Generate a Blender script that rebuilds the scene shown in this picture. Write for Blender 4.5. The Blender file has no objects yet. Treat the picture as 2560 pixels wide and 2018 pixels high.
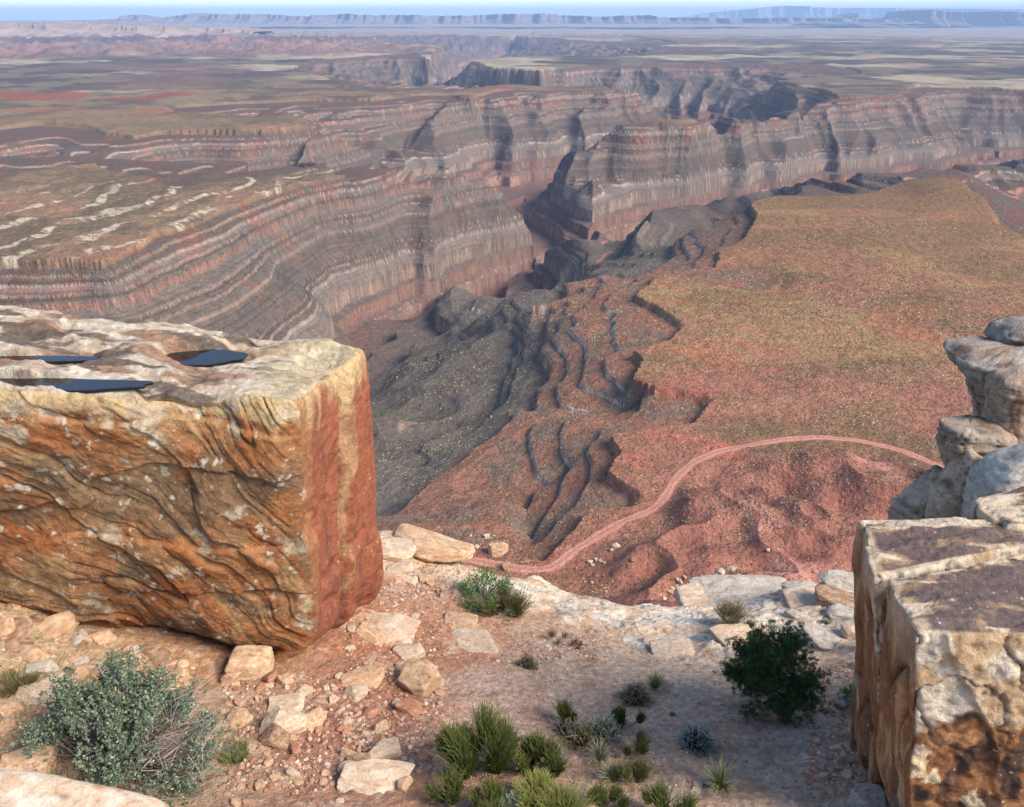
import bpy, math, random
import numpy as np
from mathutils import Vector, Matrix

random.seed(7)
rng = np.random.default_rng(7)
SC = bpy.context.scene
COL = SC.collection

# ------------------------------------------------------------------ camera
FPX, CX, CY = 2009.0, 1280.0, 1009.0          # focal length and centre in photo pixels
PITCH = math.radians(25.7)
CP, SP = math.cos(PITCH), math.sin(PITCH)
cam_d = bpy.data.cameras.new("camera")
cam = bpy.data.objects.new("camera", cam_d)
COL.objects.link(cam)
cam.location = (0, 0, 0)
cam.rotation_euler = (math.radians(90) - PITCH, 0, 0)
cam_d.sensor_width = 36.0
cam_d.sensor_fit = 'HORIZONTAL'
cam_d.lens = 36.0 * FPX / 2560.0
cam_d.clip_start = 0.1
cam_d.clip_end = 400000.0
SC.camera = cam

# ------------------------------------------------------------------ light
SUN_DIR = Vector((0.66, -0.36, 0.64)).normalized()      # towards the sun
SUN_EL = math.asin(SUN_DIR.z)
SUN_ROT = math.atan2(SUN_DIR.x, SUN_DIR.y)
world = bpy.data.worlds.new("World")
SC.world = world
world.use_nodes = True
wn = world.node_tree
for n in list(wn.nodes):
    wn.nodes.remove(n)
sky = wn.nodes.new('ShaderNodeTexSky')
sky.sky_type = 'NISHITA'
sky.sun_disc = False
sky.sun_elevation = SUN_EL
sky.sun_rotation = SUN_ROT
sky.altitude = 1900
sky.air_density = 1.0
sky.dust_density = 0.6
sky.ozone_density = 1.0
bg = wn.nodes.new('ShaderNodeBackground')
bg.inputs['Strength'].default_value = 0.14
wo = wn.nodes.new('ShaderNodeOutputWorld')
wn.links.new(sky.outputs[0], bg.inputs['Color'])
wn.links.new(bg.outputs[0], wo.inputs['Surface'])
sun_d = bpy.data.lights.new("sun", 'SUN')
sun_d.energy = 3.6
sun_d.angle = math.radians(30.0)
sun_d.color = (1.0, 0.90, 0.76)
sun = bpy.data.objects.new("sun", sun_d)
COL.objects.link(sun)
sun.rotation_euler = SUN_DIR.to_track_quat('Z', 'Y').to_euler()
SC.view_settings.view_transform = 'Standard'
SC.view_settings.look = 'None'
SC.view_settings.gamma = 1.0
SC.view_settings.use_curve_mapping = False
SC.view_settings.exposure = 1.08
SC.cycles.max_bounces = 5
SC.cycles.diffuse_bounces = 2
SC.cycles.glossy_bounces = 2
SC.cycles.transparent_max_bounces = 4
SC.cycles.volume_bounces = 0

# ------------------------------------------------------------------ helpers
def ray(px, py):
    u = (px - CX) / FPX
    v = (py - CY) / FPX
    return np.array([u, CP - v * SP, -SP - v * CP])

def at_z(px, py, z):                # photo pixel -> point on the level z
    d = ray(px, py)
    return d * (z / d[2])

def at_y(px, py, y):                # photo pixel -> point at forward distance y
    d = ray(px, py)
    return d * (y / d[1])

def tag(o, label=None, cat=None, group=None, kind=None):
    if label: o['label'] = label
    if cat: o['category'] = cat
    if group: o['group'] = group
    if kind: o['kind'] = kind
    return o

def mesh_np(name, v, f, mat=None, parent=None, smooth=True, col=None, uv=None):
    """v (n,3) and f (m,3 or 4) arrays -> one linked mesh object"""
    me = bpy.data.meshes.new(name)
    v = np.asarray(v, np.float32); f = np.asarray(f, np.int32)
    me.vertices.add(len(v)); me.vertices.foreach_set('co', v.ravel())
    k = f.shape[1]
    me.loops.add(f.size); me.loops.foreach_set('vertex_index', f.ravel())
    me.polygons.add(len(f))
    me.polygons.foreach_set('loop_start', np.arange(0, f.size, k, dtype=np.int32))
    me.polygons.foreach_set('use_smooth', np.full(len(f), smooth, dtype=bool))
    me.update(calc_edges=True)
    if col is not None:
        c4 = np.ones((len(v), 4), np.float32); c4[:, :col.shape[1]] = col
        a = me.attributes.new('Col', 'FLOAT_COLOR', 'POINT')
        a.data.foreach_set('color', c4.ravel())
    if mat: me.materials.append(mat)
    o = bpy.data.objects.new(name, me)
    COL.objects.link(o)
    if parent is not None: o.parent = parent
    return o

# gradient noise ---------------------------------------------------
_perm = np.random.default_rng(11).permutation(256).astype(np.int32)
_perm = np.concatenate([_perm, _perm])
_ga = np.linspace(0, 2 * np.pi, 256, endpoint=False)
_gx, _gy = np.cos(_ga).astype(np.float32), np.sin(_ga).astype(np.float32)
_g3 = np.random.default_rng(5).normal(size=(256, 3)); _g3 /= np.linalg.norm(_g3, axis=1)[:, None]
_g3 = _g3.astype(np.float32)

def pn2(x, y, seed=0):
    x = np.asarray(x, np.float64) + seed * 17.31; y = np.asarray(y, np.float64) + seed * 5.77
    xf, yf = np.floor(x), np.floor(y)
    xi, yi = xf.astype(np.int64) & 255, yf.astype(np.int64) & 255
    x = (x - xf).astype(np.float32); y = (y - yf).astype(np.float32)
    u = x * x * x * (x * (x * 6 - 15) + 10); v = y * y * y * (y * (y * 6 - 15) + 10)
    def g(ix, iy, dx, dy):
        h = _perm[_perm[ix & 255] + (iy & 255)]
        return _gx[h] * dx + _gy[h] * dy
    a = g(xi, yi, x, y); b = g(xi + 1, yi, x - 1, y)
    c = g(xi, yi + 1, x, y - 1); d = g(xi + 1, yi + 1, x - 1, y - 1)
    a = a + u * (b - a); c = c + u * (d - c)
    return (a + v * (c - a)) * 1.5

def pn3(x, y, z, seed=0):
    x = np.asarray(x, np.float32) + seed * 7.31; y = np.asarray(y, np.float32) + seed * 3.77; z = np.asarray(z, np.float32) + seed * 1.9
    xf, yf, zf = np.floor(x), np.floor(y), np.floor(z)
    xi, yi, zi = xf.astype(np.int32) & 255, yf.astype(np.int32) & 255, zf.astype(np.int32) & 255
    x = x - xf; y = y - yf; z = z - zf
    u = x * x * (3 - 2 * x); v = y * y * (3 - 2 * y); w = z * z * (3 - 2 * z)
    def g(a, b, c, dx, dy, dz):
        h = _perm[_perm[_perm[(xi + a) & 255] + ((yi + b) & 255)] + ((zi + c) & 255)]
        t = _g3[h]
        return t[..., 0] * dx + t[..., 1] * dy + t[..., 2] * dz
    r = []
    for c in (0, 1):
        a0 = g(0, 0, c, x, y, z - c); a1 = g(1, 0, c, x - 1, y, z - c)
        b0 = g(0, 1, c, x, y - 1, z - c); b1 = g(1, 1, c, x - 1, y - 1, z - c)
        a0 = a0 + u * (a1 - a0); b0 = b0 + u * (b1 - b0)
        r.append(a0 + v * (b0 - a0))
    return (r[0] + w * (r[1] - r[0])) * 1.5

def fbm2(x, y, oct=4, seed=0, gain=0.5):
    s = 0; a = 1; f = 1
    for i in range(oct):
        s = s + a * pn2(x * f, y * f, seed + i * 3); a *= gain; f *= 2.03
    return s

def fbm3(x, y, z, oct=4, seed=0, gain=0.5):
    s = 0; a = 1; f = 1
    for i in range(oct):
        s = s + a * pn3(x * f, y * f, z * f, seed + i * 3); a *= gain; f *= 2.03
    return s

def ss(a, b, x):
    t = np.clip((x - a) / (b - a), 0, 1)
    return t * t * (3 - 2 * t)

def mixc(a, b, t):
    return a + (np.asarray(b, np.float32) - a) * t[..., None]

# node helpers -----------------------------------------------------
class NT:
    def __init__(self, name):
        self.m = bpy.data.materials.new(name); self.m.use_nodes = True
        self.t = self.m.node_tree
        for n in list(self.t.nodes): self.t.nodes.remove(n)
        self.out = self.t.nodes.new('ShaderNodeOutputMaterial')
        self.b = self.t.nodes.new('ShaderNodeBsdfPrincipled')
        self.t.links.new(self.b.outputs[0], self.out.inputs['Surface'])
        self.b.inputs['Roughness'].default_value = 0.9
        self.b.inputs['Specular IOR Level'].default_value = 0.14
    def n(self, typ, **kw):
        nd = self.t.nodes.new(typ)
        for k, v in kw.items(): setattr(nd, k, v)
        return nd
    def l(self, a, b): self.t.links.new(a, b)
    def setv(self, sock, v):
        if hasattr(v, 'links') or hasattr(v, 'is_linked'): self.l(v, sock)
        else: sock.default_value = v
    def coord(self, which='Object'):
        return self.n('ShaderNodeTexCoord').outputs[which]
    def mapping(self, vec, scale=(1, 1, 1), rot=(0, 0, 0), loc=(0, 0, 0)):
        m = self.n('ShaderNodeMapping'); self.l(vec, m.inputs[0])
        m.inputs['Scale'].default_value = scale; m.inputs['Rotation'].default_value = rot; m.inputs['Location'].default_value = loc
        return m.outputs[0]
    def noise(self, vec, scale, detail=4, rough=0.55, dist=0.0):
        n = self.n('ShaderNodeTexNoise'); self.l(vec, n.inputs['Vector'])
        n.inputs['Scale'].default_value = scale; n.inputs['Detail'].default_value = detail
        n.inputs['Roughness'].default_value = rough; n.inputs['Distortion'].default_value = dist
        return n.outputs['Fac']
    def vor(self, vec, scale, feature='F1', out='Distance', rnd=1.0):
        n = self.n('ShaderNodeTexVoronoi', feature=feature); self.l(vec, n.inputs['Vector'])
        n.inputs['Scale'].default_value = scale; n.inputs['Randomness'].default_value = rnd
        return n.outputs[out]
    def ramp(self, fac, stops, interp='LINEAR'):
        r = self.n('ShaderNodeValToRGB'); self.l(fac, r.inputs[0]); cr = r.color_ramp; cr.interpolation = interp
        while len(cr.elements) < len(stops): cr.elements.new(0.5)
        for e, (p, c) in zip(cr.elements, stops):
            e.position = p
            e.color = (c, c, c, 1) if isinstance(c, (int, float)) else (*c, 1)
        return r.outputs[0]
    def math(self, op, a, b=0.5, c=None):
        m = self.n('ShaderNodeMath', operation=op); self.setv(m.inputs[0], a); self.setv(m.inputs[1], b)
        if c is not None: self.setv(m.inputs[2], c)
        return m.outputs[0]
    def mix(self, fac, a, b, mode='MIX'):
        m = self.n('ShaderNodeMix', data_type='RGBA', blend_type=mode)
        self.setv(m.inputs[0], fac)
        for s, v in ((m.inputs[6], a), (m.inputs[7], b)):
            if isinstance(v, tuple): s.default_value = (*v, 1) if len(v) == 3 else v
            else: self.l(v, s)
        return m.outputs[2]
    def bump(self, h, strength=0.5, dist=0.1, nrm=None):
        b = self.n('ShaderNodeBump'); self.l(h, b.inputs['Height'])
        b.inputs['Strength'].default_value = strength; b.inputs['Distance'].default_value = dist
        if nrm is not None: self.l(nrm, b.inputs['Normal'])
        return b.outputs[0]
    def base(self, c): self.setv(self.b.inputs['Base Color'], c if not isinstance(c, tuple) else (*c, 1))
    def nrm(self, n): self.l(n, self.b.inputs['Normal'])
# ================================================================== TERRAIN
H0 = -350.0
ROAD = [(1030,1380),(1153,1398),(1204,1405),(1298,1424),(1359,1426),(1396,1410),(1429,1379),(1485,1342),(1556,1304),(1631,1276),(1663,1243),(1687,1196),(1734,1154),(1790,1129),
        (1900,1107),(1953,1100),(2047,1094),(2142,1100),(2236,1119),(2336,1160),(2450,1230),(2600,1350)]
ROADW = np.array([at_z(px, py, H0) for px, py in ROAD])
# plateau tops, traced at the level H0 (photo pixel outlines projected on the plain)
PLATEAUS = {
 'near': [(700,1345),(1050,1352),(1180,1372),(1290,1392),(1345,1400),(1375,1405),(1439,1328),(1485,1269),(1593,1267),(1617,1248),(1565,1210),(1518,1173),(1530,1145),(1555,1128),(1533,1081),(1639,1069),
          (1734,1059),(1774,996),(1752,974),(1639,968),(1577,946),(1599,902),(1570,880),(1665,846),(1715,811),(1652,770),(1602,739),
          (1633,682),(1677,679),(1721,695),(1860,728),(1940,735),(2003,758),(2040,750),(1995,700),(1945,645),(1960,612),(2040,622),(2120,618),(2170,600),
          (2150,588),(2080,594),(1985,600),(1935,620),(1850,640),(1796,655),(1806,617),(1853,588),(1881,563),(1887,507),(1935,486),(2100,482),(2220,470),(2330,448),(2368,452),
          (2420,500),(2480,545),(2560,590),(2800,700),(3600,900),(4200,1700),(1900,1700),(700,1700)],
 'left': [(-900,760),(-300,680),(0,658),(129,662),(278,662),(323,626),(400,581),(536,529),(711,471),(853,435),(720,436),
          (590,450),(480,472),(400,470),(330,440),(240,418),(130,430),(0,450),(-300,470),(-900,500)],
 'red': [(-900,345),(-200,325),(0,319),(59,310),(118,307),(195,313),(266,331),(331,340),(413,331),(590,331),(709,328),(791,319),
         (768,298),(602,286),(470,280),(402,266),(555,257),(756,248),(930,250),(1068,233),(1122,233),(1145,245),(1175,247),(1223,227),(1280,221),(1522,220),
         (1505,214),(1300,213),(1215,217),(1150,226),(1068,225),(940,232),(880,222),(845,200),(760,178),(732,171),(768,156),(797,148),(1004,133),(1040,133),(1069,148),
         (1108,117),(1090,114),(900,113),(780,112),(600,110),(300,112),(0,118),(-900,130)],
 'far': [(-2500,100),(600,97),(720,93),(860,94),(1100,88),(1280,90),(1400,97),(1550,107),(1700,116),(4600,108),(4600,66),(-2500,66)],
 'cap': [(1623,304),(1690,306),(1744,301),(1736,297),(1640,298)],
 'mid': [(1936,200),(2054,224),(2089,242),(2170,241),(2255,238),(2270,225),(2284,213),(2400,216),(2560,227),(2900,240),(3600,260),
         (3600,120),(2560,110),(2100,108),(1900,118),(1760,126),(1700,136),(1550,141),(1300,140),(1187,150),(1200,158),(1240,170),(1351,175),(1469,163),(1700,158),(1983,156),(2066,158),(2130,170),(2154,183),(2050,193)],
}
# lines with heights: river beds, ridges, benches
LINES = [
 # main river
 [(3000,420,-690),(2600,432,-696),(2480,440,-700),(2250,480,-700),(1890,530,-700),(1640,585,-702),(1440,660,-704),(1400,640,-704),(1300,555,-705),(1275,520,-705),(1330,462,-705),(1450,452,-705),(1600,442,-705),(1750,428,-704),(1850,400,-704),(1790,335,-704),(1650,312,-704),(1480,312,-704),(1250,298,-704),(1100,282,-703),(1050,255,-702),(1085,235,-700),(1130,212,-700),(1170,172,-700),(1230,152,-690),(1300,128,-670),(1330,112,-640)],
 # left tributary canyon
 [(1275,525,-704),(1150,500,-690),(1040,490,-640),(900,480,-550),(600,468,-485),(300,455,-445),(120,436,-425),(-100,405,-400),(-300,385,-385)],
 [(420,274,-352),(600,300,-385),(760,330,-430),(900,400,-550),(1040,490,-640)],
 # wash at the foot of the left wall
 [(1420,665,-704),(1389,675,-700),(1250,712,-685),(1085,762,-668),(1008,788,-660),(904,815,-652),(866,846,-645),(900,905,-636),(860,960,-628),(780,1060,-610),(500,1100,-590),(0,1100,-560),(-800,1100,-540)],
 # nose of the left wall
 [(853,436,-351),(930,452,-385),(1117,474,-432),(1208,520,-500),(1305,560,-556),(1338,592,-585),(1347,632,-628)],
 # ridges of the cap butte
 [(1744,301,-350),(1806,325,-408),(1888,331,-440),(1959,325,-446),(2012,301,-425),(2054,266,-385),(2089,242,-352)],
 [(1623,304,-350),(1560,328,-385),(1500,348,-412),(1478,420,-490),(1470,500,-565),(1480,570,-610),(1490,620,-640)],
 [(1522,220,-351),(1570,238,-400),(1605,258,-440),(1640,283,-500)],
 # lower benches between the plain and the dark slope
 [(975,1304,-408),(1031,1262,-408),(1087,1229,-408),(1172,1182,-408),(1214,1150,-408),(1247,1112,-408),(1270,1051,-408),(1275,1009,-408),(1307,981,-408),(1307,953,-408),(1336,897,-408),(1361,855,-408),(1345,815,-408),(1317,789,-408),(1330,765,-408),(1364,751,-408),(1407,733,-408),(1480,715,-408),(1560,705,-408),(1640,700,-398)],
 [(900,1330,-430),(985,1230,-440),(1110,1140,-446),(1195,1050,-450),(1240,950,-450),(1285,860,-450),(1262,790,-450),(1300,745,-445)],
 # crests of the bench: noses between the alcoves
 [(1275,1300,-370),(1230,1255,-384),(1120,1262,-400)],
 [(1450,1130,-374),(1380,1110,-388),(1290,1120,-402)],
 [(1480,820,-372),(1400,830,-384)],
 # wash in the lower alcove
 [(1330,1380,-372),(1335,1360,-384),(1310,1330,-392),(1300,1260,-402),(1420,1195,-396)],
 [(1600,1030,-384),(1500,1030,-392),(1400,1060,-400),(1330,1070,-406)],
 # slope under the upper dark rim
 [(1560,740,-430),(1450,740,-470),(1400,690,-560)],
 [(1700,640,-440),(1600,650,-520),(1520,640,-600)],
 [(1780,560,-460),(1740,560,-520)],
 [(1200,760,-560),(1160,850,-580),(1080,830,-610)],
 # right-hand green terraces
 [(2560,440,-600),(2700,430,-540),(3000,440,-480)],
 [(2255,236,-351),(2340,300,-470),(2420,375,-620)],
 [(2390,462,-380),(2480,470,-430),(2620,500,-440),(2800,520,-430)],
 # far gorges
 [(1339,109,-600),(1386,117,-640),(1550,119,-600),(1700,126,-450)],
 [(620,103,-420),(760,101,-500),(1000,104,-600),(1250,106,-620),(1339,109,-620)],
]
TH0, TH1, LR0, LR1 = -1.0, 1.0, math.log(330.0), math.log(40000.0)
NT_, NR_ = 704, 1584

def to_grid(P, nt, nr):
    th = math.atan2(P[0], P[1]); lr = math.log(math.hypot(P[0], P[1]))
    return (th - TH0) / (TH1 - TH0) * (nt - 1), (lr - LR0) / (LR1 - LR0) * (nr - 1)

def fill_poly(pts, nt, nr):
    """even-odd fill on the (theta, ln r) grid"""
    m = np.zeros((nr, nt), bool)
    xs = np.array([p[0] for p in pts]); ys = np.array([p[1] for p in pts]); n = len(xs)
    gx = np.arange(nt)
    for j in range(max(0, int(ys.min())), min(nr, int(ys.max()) + 2)):
        c = []
        for i in range(n):
            k = (i + 1) % n
            if (ys[i] > j) != (ys[k] > j):
                c.append(xs[i] + (j - ys[i]) / (ys[k] - ys[i]) * (xs[k] - xs[i]))
        c.sort()
        for a, b in zip(c[::2], c[1::2]):
            m[j, (gx >= a) & (gx <= b)] = True
    return m

def diffuse():
    fixed0 = None
    levels = [(44, 99), (88, 198), (176, 396), (352, 792), (NT_, NR_)]
    h = None
    for li, (nt, nr) in enumerate(levels):
        fix = np.zeros((nr, nt), bool); val = np.zeros((nr, nt), np.float32)
        for name, pg in PLATEAUS.items():
            gp = [to_grid(at_z(px, max(py, 62), H0), nt, nr) for px, py in pg]
            m = fill_poly(gp, nt, nr)
            fix |= m; val[m] = H0
        far = (math.log(30000) - LR0) / (LR1 - LR0) * (nr - 1)
        fix[int(far):] = True; val[int(far):] = H0
        fix[:2] = True; val[:2] = H0
        for ln in LINES:
            pts = [(to_grid(at_z(px, py, z), nt, nr), z) for px, py, z in ln]
            for (a, za), (b, zb) in zip(pts[:-1], pts[1:]):
                L = max(2, int(2 * math.hypot(a[0] - b[0], a[1] - b[1])))
                t = np.linspace(0, 1, L)
                xi = np.round(a[0] + t * (b[0] - a[0])).astype(int); yi = np.round(a[1] + t * (b[1] - a[1])).astype(int)
                ok = (xi >= 0) & (xi < nt) & (yi >= 0) & (yi < nr)
                fix[yi[ok], xi[ok]] = True; val[yi[ok], xi[ok]] = (za + t * (zb - za))[ok]
        if h is None: h = np.full((nr, nt), -450, np.float32)
        else:
            r = np.linspace(0, h.shape[0] - 1, nr); c = np.linspace(0, h.shape[1] - 1, nt)
            h = bil(h, r[:, None], c[None, :])
        h[fix] = val[fix]
        fr = ~fix
        for it in range([600, 300, 150, 90, 50][li]):
            p = np.pad(h, 1, mode='edge')
            q = 0.25 * (p[:-2, 1:-1] + p[2:, 1:-1] + p[1:-1, :-2] + p[1:-1, 2:])
            h = np.where(fr, q, h)
    return h.astype(np.float32), fix

def bil(a, r, c):
    r0 = np.clip(np.floor(r).astype(int), 0, a.shape[0] - 2); c0 = np.clip(np.floor(c).astype(int), 0, a.shape[1] - 2)
    fr = np.clip(r - r0, 0, 1); fc = np.clip(c - c0, 0, 1)
    return (a[r0, c0] * (1 - fr) * (1 - fc) + a[r0 + 1, c0] * fr * (1 - fc) + a[r0, c0 + 1] * (1 - fr) * fc + a[r0 + 1, c0 + 1] * fr * fc).astype(np.float32)

# strata: input height -> stepped height, with each layer's cliff and colour
_r = np.random.default_rng(23)
STR_IN, STR_OUT, LAY = [], [], []
z = -350.0
while z > -730:
    if z > -352: t, c = 16, 0.62
    elif z > -400: t, c = 12.5, .42
    elif z > -408: t, c = 28, .50
    elif z < -665: t, c = _r.uniform(14, 30), _r.uniform(.35, .6)
    elif z < -560:
        t = [34, 10, 46, 12, 9, 40][len(LAY) % 6] * _r.uniform(.85, 1.2); c = .84 if t > 25 else .35
    else:
        t = [52, 13, 30, 9, 20, 38, 11][(len(LAY) * 3) % 7] * _r.uniform(.8, 1.2); c = min(.55, _r.uniform(4, 8.5) / t)
    STR_IN += [z, z - 0.055 * t]; STR_OUT += [z, z - c * t]
    LAY.append((z, t, c, _r.uniform(), _r.uniform()))
    z -= t
STR_IN.append(z); STR_OUT.append(z)
STR_IN = np.array(STR_IN[::-1]); STR_OUT = np.array(STR_OUT[::-1])

def build_terrain():
    hb, fixm = diffuse()
    # output grid: fine in the seen sector
    th = np.concatenate([np.linspace(-1.0, -0.73, 40, endpoint=False), np.linspace(-0.73, 0.73, 1240, endpoint=False), np.linspace(0.73, 1.0, 40)])
    lr = np.concatenate([np.linspace(math.log(60), math.log(420), 50, endpoint=False),
                         np.linspace(math.log(420), math.log(6500), 2200, endpoint=False),
                         np.linspace(math.log(6500), math.log(14000), 240, endpoint=False),
                         np.linspace(math.log(14000), math.log(120000), 160)])
    T, R = np.meshgrid(th, np.exp(lr))
    X = R * np.sin(T); Y = R * np.cos(T)
    LRg = np.log(R)
    # warp lookup a little so traced outlines become ragged
    wa = np.clip(R / 1500, .45, 1.6); w1 = (fbm2(X / 190, Y / 190, 2, 1) * 15 + fbm2(X / 55, Y / 55, 2, 2) * 4 * ss(2200, 1000, R)) * wa; w2 = (fbm2(X / 190, Y / 190, 2, 9) * 15 + fbm2(X / 55, Y / 55, 2, 10) * 4 * ss(2200, 1000, R)) * wa
    Xw, Yw = X + w1, Y + w2
    Tw = np.arctan2(Xw, Yw); Lw = 0.5 * np.log(Xw ** 2 + Yw ** 2)
    gr = (Lw - LR0) / (LR1 - LR0) * (NR_ - 1); gc = (Tw - TH0) / (TH1 - TH0) * (NT_ - 1)
    h = bil(hb, gr, gc)
    plat = bil(fixm.astype(np.float32) * (hb > H0 - 2), gr, gc)
    dep = np.clip(H0 - h, 0, 400)
    slope_m = ss(3, 70, dep) * (1 - ss(250, 345, dep) * 0.8)
    nearf = ss(2100, 1300, R)
    spur = 1 - np.abs(pn2(X / 260 + .6 * pn2(X / 500, Y / 500, 2), Y / 800, 4)) * 2.6
    spur2 = 1 - np.abs(pn2(X / 95 + .5 * pn2(X / 200, Y / 200, 3), Y / 330, 6)) * 2.4
    iso = 1 - np.abs(fbm2(X / 300, Y / 300, 2, 8)) * 2.2
    iso2 = 1 - np.abs(pn2(X / 110, Y / 110, 21)) * 2.4
    lw = ss(-150, -450, X) * nearf
    h = h + slope_m * ((spur * 74 * (1 - .45 * ss(4200, 4800, R)) + spur2 * 12) * (1 - nearf) + (iso * 13 + iso2 * 7) * nearf * (1 - .7 * lw) + pn2(X / 80, Y / 80, 31) * 4)
    h = h + ss(0.5, 20, dep) * (pn2(X / 40, Y / 40, 41) * (1.0 * nearf + .6))
    bch = ss(62, 50, dep) * ss(1.0, 6, dep) * ss(1500, 1100, Y) * ss(-300, -60, X)
    h = h + bch * (iso2 * 1.6 + pn2(X / 75, Y / 75, 43) * 2)
    h = np.minimum(h, H0 - 0.25 * dep)
    hin = h
    z = np.interp(hin, STR_IN, STR_OUT).astype(np.float32)
    dz = (np.interp(hin + .25, STR_IN, STR_OUT) - np.interp(hin - .25, STR_IN, STR_OUT)) / .5
    cliff = ss(1.3, 3.0, dz) * (dep > .5)
    z[h > H0 - 0.01] = H0
    top = (H0 - hin) < 0.5
    # relief of the plateau tops
    und = fbm2(X / 500, Y / 500, 4, 51) * 7 * ss(1200, 3500, R) + fbm2(X / 90, Y / 90, 4, 55) * 1.6 + fbm2(X / 330, Y / 330, 3, 57) * 7 * ss(620, 900, Y)
    # red mounds under the cliff, rising to the talus
    yr = np.interp(X, ROADW[:, 0], ROADW[:, 1])
    mound_m = ss(6, 70, yr - Y) * ss(40, 90, X)
    md = (1 - np.abs(fbm2(X / 120, Y / 120, 3, 61)) * 2.0)
    mound = mound_m * (md * 17 + 2)
    talus = np.clip(425 - R, 0, None) * 0.72
    z = z + und * np.where(top, 1, .3) + np.where(top, mound, 0) + talus + fbm2(X / 12, Y / 12, 3, 63) * .5 * nearf + np.where(top, ss(-150, -450, X) * fbm2(X / 60, Y / 60, 4, 65) * 3.5, 0)
    # knob on the far right end of the near plain
    k = at_z(2400, 490, H0)
    kk = np.exp(-(((X - k[0]) / 130) ** 2 + ((Y - k[1]) / 160) ** 2))
    z = z + 26 * ss(0.15, 1, kk)
    # rising ground behind the left plateau: white banded slick rock
    b = at_z(180, 470, H0)
    kb = np.exp(-(((X - b[0]) / 420) ** 2 + ((Y - b[1]) / 260) ** 2))
    zb = fbm2(X / 210, Y / 210, 4, 71) * 4 * kb
    zb = np.interp(zb, np.arange(0, 80, 8).repeat(2)[1:] + np.tile([0, 1.2], 10)[:-1] * 1.0, np.arange(0, 80, 8).repeat(2)[1:] + np.tile([0, 4.5], 10)[:-1]) if False else zb
    ra, rb = at_z(278, 662, H0), at_z(853, 435, H0)
    nx, ny = -(rb[1] - ra[1]), (rb[0] - ra[0]); nl = math.hypot(nx, ny)
    if (0 - ra[0]) * nx + (0 - ra[1]) * ny > 0: nx, ny = -nx, -ny          # positive behind the rim, away from the viewer
    sd = ((X - ra[0]) * nx + (Y - ra[1]) * ny) / nl
    sdn = sd / 88 + fbm2(X / 330, Y / 330, 3, 121) * .9
    lmask = ss(-150, -450, X) * ss(3600, 3000, Y) * ss(8, 60, sd) * ss(950, 700, sd)
    stair = np.floor(sdn) + ss(.70, .96, sdn - np.floor(sdn))
    z = z + np.where(top, (zb + np.clip(stair, 0, 4) * 2.6) * lmask, 0)
    # badlands far left, ~9-13 km
    bl = ss(8500, 10500, R) * ss(30000, 17000, R) * ss(0.05, -.25, T)
    z = z + bl * (np.abs(fbm2(X / 600, Y / 600, 5, 81, .6)) * 85)
    # far ground swells
    z = z + ss(14000, 30000, R) * fbm2(X / 5000, Y / 5000, 4, 83) * 25
    # ---------------------------------------------------------------- colours
    n1 = fbm2(X / 300, Y / 300, 5, 91); n2 = fbm2(X / 60, Y / 60, 4, 95); n3 = fbm2(X / 14, Y / 14, 3, 97) * ss(5000, 1800, R)
    shp = X.shape + (3,)
    C = np.zeros(shp, np.float32)
    # slopes by depth
    gr_ = np.gradient(z, axis=0) / np.gradient(R, axis=0); gt_ = np.gradient(z, axis=1) / (R * np.gradient(T, axis=1))
    g = np.hypot(gr_, gt_)
    cliff = cliff * ss(.42, .85, g)
    d = H0 - hin
    C[:] = (0.135, 0.103, 0.088)
    lsh = np.array([_r.uniform(.82, 1.14) for l in LAY])
    C = mixc(C, (0.25, 0.09, 0.06), ss(-.15, .5, n2 + .5 * n1) * ss(75, 20, d + 25 * n1) * .75)
    C = mixc(C, (0.118, 0.10, 0.088), ss(-.2, .5, n1) * .7)
    C = mixc(C, (0.19, 0.105, 0.088), ss(200, 300, d) * .8)
    C = mixc(C, (0.11, 0.09, 0.08), ss(.1, .6, n2) * .55)
    C = mixc(C, (0.26, 0.10, 0.065), ss(.25, .6, fbm2(X / 120, Y / 120, 3, 99)) * .3 * ss(200, 60, d))
    # cliffs per layer
    idx = np.clip(np.searchsorted(np.array([-l[0] for l in LAY]), -hin) - 1, 0, len(LAY) - 1)
    u = np.array([l[3] for l in LAY])[idx]; u2 = np.array([l[4] for l in LAY])[idx]
    C *= lsh[idx].astype(np.float32)[..., None]
    dk = ss(-420, 0, X) * ss(2300, 1500, Y) * ss(40, 60, d) * ss(1000, 650, X)
    C = mixc(C, (0.14, 0.115, 0.095), dk * .7)
    cc = mixc(np.broadcast_to(np.array((0.38, 0.265, 0.20), np.float32), shp).copy(), (0.34, 0.155, 0.11), ss(.35, .8, u))
    C *= lsh[idx].astype(np.float32)[..., None]
    dk = ss(-420, 0, X) * ss(2300, 1500, Y) * ss(40, 60, d) * ss(1000, 650, X)
    C = mixc(C, (0.14, 0.115, 0.095), dk * .7)
    cc = mixc(cc, (0.46, 0.35, 0.29), ss(.6, .9, u2))
    cc = cc * np.float32(.88)
    C = mixc(C, 0 * C + cc, cliff * .85) if False else C + (cc - C) * (cliff * .85)[..., None]
    # thin strata lines of harder and softer beds
    bed = pn2(z / 4.5 + .15 * n1, X / 1500, 12) + .6 * pn2(z / 2.0, X / 900, 13)
    C *= (1 + .38 * np.clip(bed, -1, 1) * ss(6, 30, d) * ss(.25, .6, g))[..., None]
    # wash floor: pale pink
    C = mixc(C, (0.26, 0.14, 0.11), ss(346, 353, d))
    # tops ------------------------------------------------------------
    P = np.zeros(shp, np.float32); P[:] = (0.26, 0.138, 0.078)
    # near plain: redder towards the road, olive gold in the middle
    P = mixc(P, (0.29, 0.13, 0.09), ss(1250, 620, Y + 220 * n1 - .25 * X))
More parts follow.
